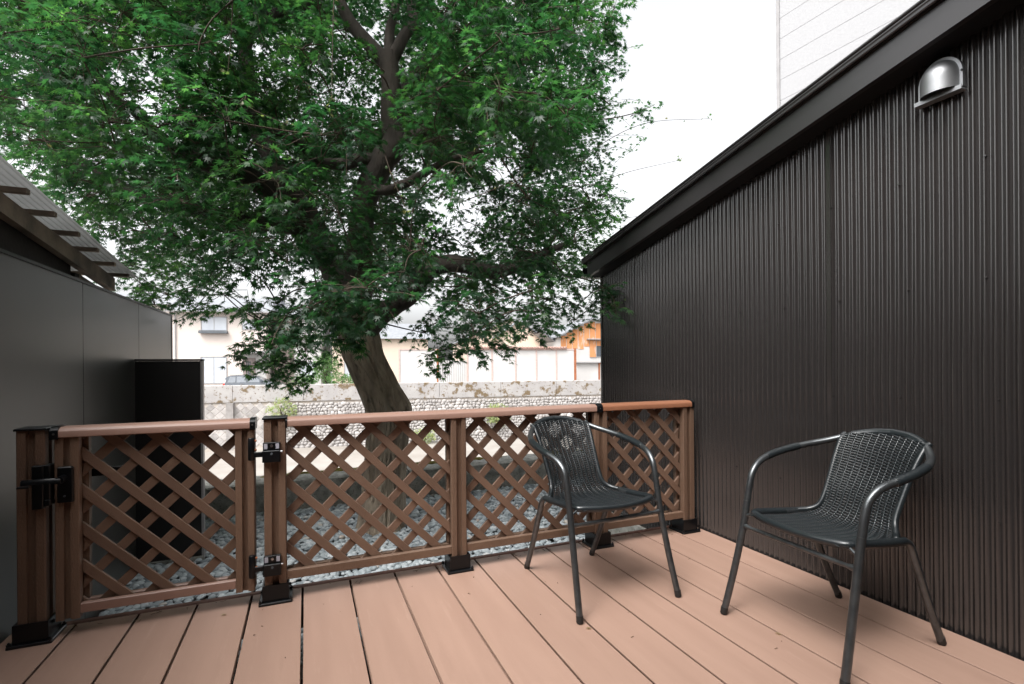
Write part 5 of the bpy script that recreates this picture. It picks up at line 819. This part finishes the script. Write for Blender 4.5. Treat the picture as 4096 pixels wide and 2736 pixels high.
for (bx, by, bz, br) in BLOBS:
    c = np.array((bx, by, bz)); dist = np.linalg.norm(LP[:, :3] - c, axis=1) + (LP[:, 2] > bz + .15) * .5 + used * .16 + rng.uniform(0, .25, len(LP))
    k = int(np.argmin(dist)); used += np.exp(-(np.linalg.norm(LP[:, :3] - LP[k, :3], axis=1) / .10) ** 2); a = LP[k, :3]; L = np.linalg.norm(c - a)
    LP = np.vstack([LP, [bx, by, bz, .010]]); used = np.append(used, .3)
    r0 = min(LP[k, 3] * .5, .006 + .006 * L)
    sag = np.array((rng.normal(0, .10) * L, rng.normal(0, .10) * L, rng.uniform(-.05, .16) * L)); mid = (a + c) / 2 + sag
    pth = spline([a, (a * .7 + mid * .3) + sag * .2, mid, c], 4)
    twigs.tube([tuple(p) for p in pth], list(np.linspace(r0, .0045, len(pth))), 5, caps=False)
    ns = int(np.clip(26 * (br / .35) ** 1.6, 5, 46)); t0 = rng.uniform(.05, .72)
    for s in range(ns):
        u = rng.normal(0, 1, 3); u /= np.linalg.norm(u); rad = br * rng.uniform(.15, .95) ** .6
        p = c + u * np.array((1, 1, .78)) * rad
        out = p - TC; out[2] *= .25; out /= (np.linalg.norm(out) + 1e-6)
        d = out * .6 + u * .7 + np.array((0, 0, -.15)) + rng.normal(0, .25, 3)
        L2 = rng.uniform(.13, .30)
        st0 = p - d / np.linalg.norm(d) * L2 * .5
        pts = spray(st0, d, L2, rng.uniform(.040, .050), t0)
        if s % 2 == 0:
            pth = [c + (st0 - c) * t + np.array((0, 0, .02 * math.sin(math.pi * t))) for t in (0, .5, 1)]
            twigs.tube([tuple(x) for x in pth] + pts[1::2], .0022, 4, caps=False)
# long thin shoots that hang or rise out of the crown
SHOOTS = [((0.76, 3.04, 2.07), (0.89, 2.88, 2.25), (1.01, 2.78, 2.41)), ((0.92, 3.08, 2.09), (1.11, 2.90, 2.15), (1.29, 2.71, 2.22)), ((0.17, 3.07, 3.26), (0.16, 3.07, 3.00), (0.15, 3.07, 2.59)), ((-0.36, 3.18, 3.19), (-0.37, 3.18, 2.93), (-0.39, 3.19, 2.70)), ((0.45, 3.06, 2.31), (0.50, 3.04, 2.15), (0.58, 3.00, 1.95)), ((2.30, 4.03, 2.93), (2.86, 3.80, 3.25), (3.45, 3.55, 3.30)), ((2.31, 3.91, 2.62), (2.67, 3.77, 2.77), (3.12, 3.58, 2.88)), ((2.20, 3.85, 2.17), (2.56, 3.70, 2.32), (2.91, 3.67, 2.39)), ((-0.05, 3.26, 2.71), (0.02, 3.24, 2.75), (0.13, 3.08, 2.53)), ((2.05, 3.37, 1.43), (2.12, 3.24, 1.46), (2.18, 3.16, 1.51)), ((-0.29, 3.26, 2.36), (-0.21, 3.22, 2.32), (-0.05, 3.16, 2.25)), ((-1.45, 3.84, 2.45), (-1.42, 3.83, 2.39), (-1.39, 3.82, 2.34)), ((-0.30, 3.15, 2.57), (-0.28, 3.14, 2.50), (-0.08, 3.06, 2.40))]
main_n = len(leaf_pos)
shoot_tips = []
for s3 in SHOOTS:
    pth = spline(s3, 8); twigs.tube([tuple(p) for p in pth], list(np.linspace(.0035, .0016, len(pth))), 4, caps=False)
    for i in range(3, len(pth), 2):
        if rng.random() < .55: continue
        p = pth[i]; ld = rng.normal(0, 1, 3); ld /= np.linalg.norm(ld); nr = np.cross(ld, rng.normal(0, 1, 3)); nr /= np.linalg.norm(nr)
        leaf_pos.append(p + ld * .012); leaf_dir.append(ld); leaf_nrm.append(nr); leaf_size.append(rng.uniform(.018, .03)); leaf_tint.append(rng.uniform(.93, 1.0))
    for k in range(5):
        p = pth[-1] + rng.normal(0, .015, 3); ld = rng.normal(0, 1, 3); ld /= np.linalg.norm(ld); nr = np.cross(ld, rng.normal(0, 1, 3)); nr /= np.linalg.norm(nr)
        leaf_pos.append(p); leaf_dir.append(ld); leaf_nrm.append(nr); leaf_size.append(rng.uniform(.018, .03)); leaf_tint.append(rng.uniform(.88, 1.0))
# sparse outlying sprays at the right edge, seen against the sky
for k in range(150):
    p = (rng.uniform(2.0, 3.2), rng.uniform(4.2, 5.6), rng.uniform(2.3, 4.6)); d = (rng.uniform(.4, 1), rng.uniform(-.4, .4), rng.uniform(-.3, .5))
    pts = spray(p, d, rng.uniform(.15, .40), .034, .5, pitch=.05); twigs.tube(pts, .0018, 4, caps=False)
o = obj('twigs', twigs, 'twig', tree, sm=80); o['kind'] = 'stuff'
LA = [0, 36, -36, 74, -74, 118, -118]; LL = [1.0, .90, .90, .68, .68, .36, .36]
order = [5, 3, 1, 0, 2, 4, 6]                                 # lobes from one side of the stalk to the other
tips = []; 
for i in order: tips.append((LL[i] * math.cos(R(LA[i])), LL[i] * math.sin(R(LA[i])), -.16 * LL[i] ** 2))
valley = [(-.10, .10, 0)]
for q in range(6):
    a0, a1 = LA[order[q]], LA[order[q + 1]]; am = R((a0 + a1) / 2); l = .345 if 0 < q < 5 else .26
    valley.append((l * math.cos(am), l * math.sin(am), -.01))
valley.append((-.10, -.10, 0))
TV = np.array([(0, 0, .015)] + tips + valley)                  # centre, 7 tips, 8 valleys
TF = np.array([[0, 8 + i, 1 + i, 9 + i] for i in range(7)])
def leaves_mesh(name, P, D, Nn, Sz, T, material):
    P, D, Nn, Sz, T = map(np.asarray, (P, D, Nn, Sz, T)); B = np.cross(Nn, D); n = len(P)
    droop = rng.uniform(.5, 2.0, n)[:, None]; wid = rng.uniform(.85, 1.1, n)[:, None]
    x = TV[None, :, 0] * Sz[:, None]; y = TV[None, :, 1] * Sz[:, None] * wid; z = TV[None, :, 2] * Sz[:, None] * droop
    V = P[:, None] + x[..., None] * D[:, None] + y[..., None] * B[:, None] + z[..., None] * Nn[:, None]
    F = (TF[None] + (np.arange(n) * len(TV))[:, None, None]).reshape(-1)
    return np_mesh(name, V.reshape(-1, 3), F, np.full(n * 7, 4), np.repeat(T, len(TV)), material)
me = leaves_mesh('crown', leaf_pos, leaf_dir, leaf_nrm, leaf_size, leaf_tint, 'leaf')
o = obj('crown', me, None, tree); o['kind'] = 'stuff'


# ================================================================== FAR BANK: houses, walls, car, shrubs
def sbox(a0, a1, t0, t1, z0, z1): return SB().box(a0, a1, t0, t1, z0, z1)
RZ = -1.0
def window(parent, a0, a1, t, z0, z1, glass='glass', panes=2, name='window'):
    w = sobj(name, sbox(a0 - .05, a1 + .05, t - .05, t - .004, z0 - .05, z0).box(a0 - .05, a1 + .05, t - .05, t - .004, z1, z1 + .05).box(a0 - .05, a0, t - .05, t - .004, z0, z1).box(a1, a1 + .05, t - .05, t - .004, z0, z1), 'frame_grey', parent)
    wd_ = (a1 - a0) / panes
    for k in range(panes):
        sobj('pane', sbox(a0 + k * wd_ + .02, a0 + (k + 1) * wd_ - .02, t - .02 - .008 * (k % 2), t - .012 - .008 * (k % 2), z0 + .01, z1 - .01), glass, w)
    for k in range(1, panes): sobj('mullion', sbox(a0 + k * wd_ - .022, a0 + k * wd_ + .022, t - .04, t - .006, z0 + .001, z1 - .001), 'frame_grey', w)
    return w
# cream two-storey house
hs = sthing('cream_house', 'cream two storey house with white curtained windows behind the car', 'house', -1.8, 8.5, RZ)
T = 8.5
sobj('wall', SB().box(-5.1, 1.5, T, T + 8, RZ + .2, 5.35), 'cream', hs)
sobj('plinth', SB().box(-5.08, 1.48, T + .02, T + 7.9, RZ, RZ + .2), 'parapet', hs)
rf_ = sobj('roof', SB().add([(-5.5, T - .5, 5.33), (1.95, T - .5, 5.33), (1.95, T + 4, 6.9), (-5.5, T + 4, 6.9), (1.95, T + 8.5, 5.33), (-5.5, T + 8.5, 5.33)], [(0, 1, 2, 3), (3, 2, 4, 5), (0, 3, 5), (1, 4, 2), (0, 5, 4, 1)]), 'tile', hs)
sobj('gutter', SB().box(-5.5, 1.96, T - .58, T - .505, 5.26, 5.36), 'frame_grey', rf_)
window(hs, -3.11, -1.37, T, 3.87, 4.92)
bx_ = sobj('balcony_box', SB().box(-3.23, -1.24, T - .38, T - .055, 3.66, 3.82), 'darkgrey', hs)
sobj('rail', SB().box(-3.20, -1.27, T - .37, T - .35, 3.84, 3.89), 'darkgrey', bx_)
window(hs, -.24, 1.25, T, 4.0, 4.72)
window(hs, -3.16, -1.41, T, -.18, 1.82)
sobj('porch_wall', SB().box(-.28, 1.45, T - .02, T - .003, RZ + .2, 2.12), 'whitewall', hs)
dr = sobj('door', SB().box(-.2, .68, T - .07, T - .021, RZ + .25, 1.75), 'doorbrown', hs)
for k in range(3): sobj('door_pane', SB().box(.02 + k * .12, .09 + k * .12, T - .08, T - .071, -.4, 1.5), 'darkglass', dr)
sobj('door_handle', SB().box(.58, .62, T - .12, T - .071, .1, .5), 'steel', dr)
sobj('porch_roof', SB().box(-.4, 1.6, T - 1.0, T - .003, 2.13, 2.30), 'frame_grey', hs)
sobj('letterbox', SB().box(.86, 1.16, T - .14, T - .021, .92, 1.02), 'darkgrey', hs)
sobj('downpipe', SB().tube([(-4.9, T - .08, RZ), (-4.9, T - .08, 4.9), (-4.8, T - .3, 5.26)], .05, 8), 'frame_grey', hs)
# house at the far left with a pale gable
h0 = sthing('pale_house', 'pale house with low tiled roof half hidden left of the cream house', 'house', -9, 9.5, RZ)
sobj('wall', SB().box(-13, -5.6, 9.2, 16, RZ, 5.9), 'cream', h0)
sobj('roof', SB().add([(-13.3, 8.8, 5.9), (-5.25, 8.8, 5.9), (-5.25, 12.6, 7.2), (-13.3, 12.6, 7.2), (-5.25, 16.4, 5.9), (-13.3, 16.4, 5.9)], [(0, 1, 2, 3), (3, 2, 4, 5), (0, 3, 5), (1, 4, 2), (0, 5, 4, 1)]), 'tile', h0)
window(h0, -9, -7.4, 9.2, 3.6, 4.8)
# brown sided house
h1 = sthing('brown_house', 'narrow house with brown vertical siding beside the cream house', 'house', 3.2, 9.8, RZ)
for k in range(8): sobj('siding_strip', SB().box(1.75 + k * .2, 1.935 + k * .2, 9.46, 9.5, RZ, 5.2), 'brownside', h1)
sobj('wall', SB().box(1.75, 5.4, 9.5, 16, RZ, 5.2), 'whitewall', h1)
sobj('roof', SB().add([(1.6, 9.1, 5.2), (5.7, 9.1, 5.2), (5.7, 12.6, 6.5), (1.6, 12.6, 6.5), (5.7, 16.2, 5.2), (1.6, 16.2, 5.2)], [(0, 1, 2, 3), (3, 2, 4, 5), (0, 3, 5), (1, 4, 2), (0, 5, 4, 1)]), 'tile', h1)
window(h1, 3.8, 5.0, 9.5, 0.2, 1.4)
# ochre house behind the trunk
h2 = sthing('ochre_house', 'ochre rendered house seen between trunk and block wall', 'house', 9, 11, RZ)
sobj('wall', SB().box(6.2, 14.2, 10.2, 17, RZ, 3.4), 'beige', h2)
sobj('roof', SB().add([(5.9, 9.8, 3.4), (14.5, 9.8, 3.4), (14.5, 13.6, 5.0), (5.9, 13.6, 5.0), (14.5, 17.4, 3.4), (5.9, 17.4, 3.4)], [(0, 1, 2, 3), (3, 2, 4, 5), (0, 3, 5), (1, 4, 2), (0, 5, 4, 1)]), 'tile', h2)
window(h2, 7.2, 8.6, 10.2, .1, 1.4); window(h2, 12.4, 13.2, 10.2, .3, 1.5, panes=2)
mbx = sthing('orange_letterbox', 'small orange letterbox on a post in front of the ochre house', 'letterbox', 7.9, 8.8, RZ)
sobj('box', SB().box(7.72, 8.12, 8.7, 8.95, .32, .66), 'orange', mbx); sobj('post', SB().box(7.88, 7.96, 8.78, 8.86, RZ, .32), 'frame_grey', mbx)
# block wall with faded posts, gate, tile coping
bw = sthing('block_wall', 'long pale concrete block wall with rusty posts and tiled coping', 'wall', 20, 6.6, RZ)
PX = [11.7, 14.73, 17.19, 19.24, 21.26, 23.08, 24.86, 26.55]
for k, (a, b_) in enumerate(zip(PX[:-1], PX[1:])):
    if k == 1: continue
    sobj('wall_panel', SB().box(a + .06, b_ - .06, 6.5, 6.64, RZ, 2.28), 'whitewall', bw)
    sobj('beam', SB().box(a + .06, b_ - .06, 6.47, 6.66, 2.285, 2.40), 'pinkpost', bw)
for k, x in enumerate(PX[:-1]): sobj('post', SB().box(x - .06, x + .06, 6.46, 6.66, RZ, 2.40), 'rustpost' if k == 1 else 'pinkpost', bw)
sobj('post', SB().box(26.46, 26.66, 6.44, 6.66, RZ, 2.45), 'rustpost', bw)
for k in range(34):
    x = 17.4 + k * .25
    sobj('coping_tile', SB().tube([(x, 6.30, 2.44), (x, 6.57, 2.52), (x, 6.84, 2.44)], .11, 8), 'redtile', bw)
gt = sobj('gate_leaf', SB().box(14.85, 17.1, 6.52, 6.57, RZ, 1.45), 'whitewall', bw)
for k in range(12): sobj('gate_bar', SB().box(14.95 + k * .18, 15.0 + k * .18, 6.5, 6.519, RZ, 1.4), 'frame_grey', gt)
# beige gable house with a second gable in front
gh = sthing('beige_gable_house', 'beige gable fronted house rising behind the block wall', 'house', 23, 13, RZ)
def gable(parent, name, a0, a1, t0, t1, zE, zR, m_, wallname='wall'):
    c_ = (a0 + a1) / 2
    sobj(wallname, SB().add([(a0, t0, RZ), (a1, t0, RZ), (a1, t0, zE), (c_, t0, zR), (a0, t0, zE), (a0, t1, RZ), (a1, t1, RZ), (a1, t1, zE), (c_, t1, zR), (a0, t1, zE)], [(0, 1, 2, 3, 4), (9, 8, 7, 6, 5), (0, 4, 9, 5), (1, 6, 7, 2)]), m_, parent)
    for sgn, e in ((-1, a0), (1, a1)):
        ex = e + sgn * .3; ez = zE - .3 * (zR - zE) / (c_ - a0); th = .10
        P = [(c_, t0 - .3, zR + .02), (ex, t0 - .3, ez + .02), (ex, t1, ez + .02), (c_, t1, zR + .02)]; Q = [(p[0], p[1], p[2] + th) for p in P]
        sobj(name, SB().add(P + Q, [(0, 1, 2, 3), (7, 6, 5, 4), (0, 4, 5, 1), (1, 5, 6, 2), (2, 6, 7, 3), (3, 7, 4, 0)]), 'tile', parent)
gable(gh, 'roof', 21.2, 25.3, 13, 22, 3.9, 5.3, 'beige')
gable(gh, 'roof', 18.2, 27.2, 15.2, 26, 3.6, 5.75, 'beige', 'rear_wall')
for k in range(3): window(gh, 25.5 + k * .35, 25.75 + k * .35, 15.2, 3.0, 3.35, 'darkglass', 1)
lt = sthing('grey_tiled_house', 'low house with grey tiled roof between the gable and rusty house', 'house', 26, 11, RZ)
sobj('wall', SB().box(23.6, 26.6, 10.5, 14, RZ, 2.75), 'beige', lt)
sobj('roof', SB().add([(26.75, 9.9, 2.70), (26.75, 15, 2.70), (24.6, 15, 4.2), (24.6, 9.9, 4.2), (26.75, 9.9, 2.6), (26.75, 15, 2.6), (24.6, 15, 4.1), (24.6, 9.9, 4.1)], [(0, 1, 2, 3), (7, 6, 5, 4), (0, 3, 7, 4), (1, 0, 4, 5)]), 'tile', lt)
# rusty sheet house
rh = sthing('rusty_house', 'old house clad in rusty orange metal sheets at the shed corner', 'house', 29, 8.6, RZ)
T = 8.5
sobj('wall', SB().add([(25.9, T, 1.3), (33, T, 1.3), (33, T, 4.2), (28.9, T, 5.15), (25.9, T, 3.6), (25.9, T + 6, 1.3), (33, T + 6, 1.3), (33, T + 6, 4.2), (28.9, T + 6, 5.15), (25.9, T + 6, 3.6)], [(0, 1, 2, 3, 4), (9, 8, 7, 6, 5), (0, 4, 9, 5)]), 'whitewall', rh)
x = 25.95
while x < 32.5:
    top = 3.6 + (x + .3 - 25.9) * (1.55 / 3.0) if x < 28.6 else 5.1 - (x + .3 - 28.9) * .235
    low = 2.5 if x < 27.4 else (2.75 if x > 28.3 else 2.3 + random.uniform(0, .6))
    sobj('metal_sheet', SB().box(x, x + .50, T - .03, T - .004, low, top - .12), 'rust', rh); x += .56
for sgn, (a0, z0_, a1, z1_) in ((0, (25.6, 3.5, 28.9, 5.2)), (1, (28.9, 5.2, 33.4, 4.15))):
    sobj('roof', SB().add([(a0, T - .5, z0_), (a1, T - .5, z1_), (a1, T + 6, z1_), (a0, T + 6, z0_), (a0, T - .5, z0_ + .14), (a1, T - .5, z1_ + .14), (a1, T + 6, z1_ + .14), (a0, T + 6, z0_ + .14)], [(3, 2, 1, 0), (4, 5, 6, 7), (0, 1, 5, 4), (1, 2, 6, 5), (2, 3, 7, 6), (3, 0, 4, 7)]), 'tile', rh)
window(rh, 29.4, 30.9, T, 1.75, 3.2, 'darkglass', 3)
sobj('canopy', SB().box(28.4, 31.2, T - .45, T - .06, 3.32, 3.40), 'frame_grey', rh)
sobj('shutter', SB().box(28.72, 29.3, T - .09, T - .032, 1.72, 3.2), 'rust', rh)
sobj('ledge', SB().box(27.3, 33, T - .3, T + .02, 1.2, 1.30), 'frame_grey', rh)
sobj('block_base', SB().box(26.9, 33, T - .02, T + 5.9, RZ, 1.19), 'whitewall', rh)
sobj('base_post', SB().box(29.55, 29.68, T - .12, T - .022, RZ, 1.1), 'rustpost', rh)
sobj('base_beam', SB().box(29.55, 33, T - .12, T - .022, 1.101, 1.19), 'rustpost', rh)

# parked station wagon, nose to the right; built around its own origin
car = sthing('parked_car', 'dark grey station wagon parked behind the river parapet', 'car', -.45, 5.0, RZ)
ct = 4.2; W2 = 1.65
def cs(s, w, z): return (-.45 + s, ct + w, RZ + z)
body = [(0.05, .35), (0.0, .62), (.10, .92), (.22, 1.30), (.42, 1.425), (.9, 1.455), (1.75, 1.44), (2.15, 1.38), (2.85, 1.00), (3.55, .90), (3.85, .72), (3.92, .45), (3.86, .25), (.12, .25)]
inset = [0, 0, .03, .13, .17, .18, .18, .17, .05, .03, .03, 0, 0, 0]
mbv = []; n = len(body)
for side in (0, 1):
    for (p, q), i_ in zip(body, inset): mbv.append(cs(p, (i_ if side == 0 else W2 - i_), q))
mid1 = SB().add(mbv, [tuple(range(n - 1, -1, -1)), tuple(range(n, 2 * n))] + [(i, (i + 1) % n, n + (i + 1) % n, n + i) for i in range(n)])
mid1.f = [tuple(reversed(f)) for f in mid1.f]
sobj('body', mid1, 'carpaint', car, sm=35)
def side_glass(pts, name='side_window'):
    v = [cs(p, d_ - .012, z_) for p, z_, d_ in pts]; v2 = [cs(p, d_ + .01, z_) for p, z_, d_ in pts]; k = len(v)
    sobj(name, SB().add(v + v2, [tuple(range(k))] + [(i, k + i, k + (i + 1) % k, (i + 1) % k) for i in range(k)]), 'carglass', car)
def dd(z): return .03 + (z - .92) * .14 / .5
for pts in ([(.36, .96), (.86, .96), (.86, 1.36), (.50, 1.36)], [(.94, .96), (1.56, .96), (1.56, 1.37), (.94, 1.37)], [(1.64, .96), (2.62, .98), (2.12, 1.33), (1.64, 1.37)]):
    side_glass([(p, z_, dd(z_)) for p, z_ in pts])
sobj('tail_lamp', SB().add([cs(.015, -.012, .64), cs(.16, -.012, .64), cs(.20, .02, .92), cs(.10, .02, .92), cs(.0, .15, .64), cs(.09, .17, .92)], [(0, 1, 2, 3), (0, 3, 5, 4)]), 'redlamp', car)
sobj('tail_lamp', SB().add([cs(.105, .012, .925), cs(.205, .012, .925), cs(.27, .07, 1.16), cs(.17, .07, 1.16)], [(0, 1, 2, 3)]), 'whitelamp', car)
sobj('door_mirror', SB().box(2.02, 2.16, ct - .14, ct + .04, RZ + .98, RZ + 1.10), 'carpaint', car)
sobj('door_handle', SB().box(.75, .95, ct - .02, ct + .02, RZ + .82, RZ + .86), 'steel', car)
sobj('roof_rail', SB().box(.0, 1.3, ct + .25, ct + .29, RZ + 1.46, RZ + 1.50), 'darkgrey', car)
for ws in (.72, 3.15):
    for ww in (.02, W2 - .2):
        wh = sobj('wheel', SB().tube([cs(ws, ww, .30), cs(ws, ww + .18, .30)], .30, 20), 'rubber', car); sobj('rim', SB().tube([cs(ws, ww - .01, .30), cs(ws, ww + .19, .30)], .19, 14), 'steel', wh)

# shrubs on the far bank and in the river wall
def shrub(name, label, c, rad, n, size, material, group=None, stem=True):
    t_ = thing(name, label, 'shrub', (c[0], c[1], c[2] - rad[2]), group)
    n_ = rng.normal(0, 1, (n, 3)); n_ /= np.linalg.norm(n_, axis=1)[:, None]
    lump = 1 + .25 * np.sin(n_[:, 0] * 5 + c[0]) * np.sin(n_[:, 2] * 6 + 1) + rng.uniform(-.45, .05, n)
    P = np.array(c) + n_ * np.array(rad) * lump[:, None]
    D = n_ + rng.normal(0, .6, (n, 3)); D /= np.linalg.norm(D, axis=1)[:, None]; Nn = np.cross(D, rng.normal(0, 1, (n, 3))); Nn /= np.linalg.norm(Nn, axis=1)[:, None]
    me = leaves_mesh('foliage', P, D, Nn, rng.uniform(.6, 1.2, n) * size, rng.uniform(0, 1, n), material); o_ = obj('foliage', me, None, t_); o_['kind'] = 'stuff'
    mb_ = MB()
    for k in range(5):
        e = np.array(c) + rng.uniform(-.6, .6, 3) * np.array(rad); mb_.tube([(c[0], c[1], c[2] - rad[2] * 1.02), tuple((np.array(c) * .5 + e * .5)), tuple(e)], [.05, .03, .012], 5)
    obj('stems', mb_, 'twig', t_)
shrub('round_bush', 'bright green clipped bush on the far bank left of the trunk', S(7.3, 6.2, -.25), (1.1, .9, .75), 1500, .11, 'bush')
shrub('round_bush', 'low green bush on the far bank nearest the parked car', S(4.8, 5.6, -.3), (1.0, .8, .7), 1300, .11, 'bush')
shrub('garden_tree', 'small dark green garden tree behind the clipped bush', S(6.0, 7.6, .9), (1.0, .9, 1.1), 1500, .13, 'bush')
shrub('wall_fern', 'pale green fern growing from the stone embankment on the right', S(18.2, -.5, -2.35), (.9, .35, .75), 700, .13, 'palebush')
shrub('wall_fern', 'pale yellow green plant growing over the embankment by the dressed blocks', S(4.4, -.5, -1.75), (.9, .35, .9), 500, .13, 'palebush')
shrub('wall_fern', 'pale plant at the foot of the embankment wall', S(13.2, -.9, -3.6), (.8, .35, .5), 500, .12, 'palebush')

# ================================================================== DECK LITTER
lit = MB()
for k in range(85):
    if k < 55: x, y = random.uniform(-1.0, 2.2), 2.575 - abs(random.gauss(0, .03))
    else: x, y = random.uniform(-.6, 2.1), random.uniform(1.0, 2.5)
    L = random.uniform(.006, .028) if k < 55 else random.uniform(.003, .010); a = random.uniform(0, math.pi)
    p = [(x + L * t * math.cos(a) + random.gauss(0, .003), y + L * t * math.sin(a) + random.gauss(0, .003), .0015 + .003 * random.random()) for t in (-.5, 0, .5)]
    lit.tube(p, random.uniform(.0006, .0014), 4)
o = obj('leaf_litter', lit, 'litter'); tag(o, 'dry twig crumbs scattered over the deck planks', 'litter', kind='stuff')
def dry_leaf(x, y, a, label):
    me = leaves_mesh('dry_leaf', [(x, y, .006)], [(math.cos(a), math.sin(a), 0)], [(0.1, 0, .995)], [.022], [1.0], 'shootleaf')
    tag(obj('dry_leaf', me, None), label, 'leaf')
dry_leaf(1.68, 1.40, .4, 'small curled dry leaf on the planks by the nearer chair')
dry_leaf(-.325, 2.42, 2.0, 'dry brown leaf on the planks left of the hinge post')
dry_leaf(1.03, 1.72, 1.2, 'tiny dry leaf beside the far chair front foot')

for o in bpy.data.objects:
    if '_w' in o: del o['_w']
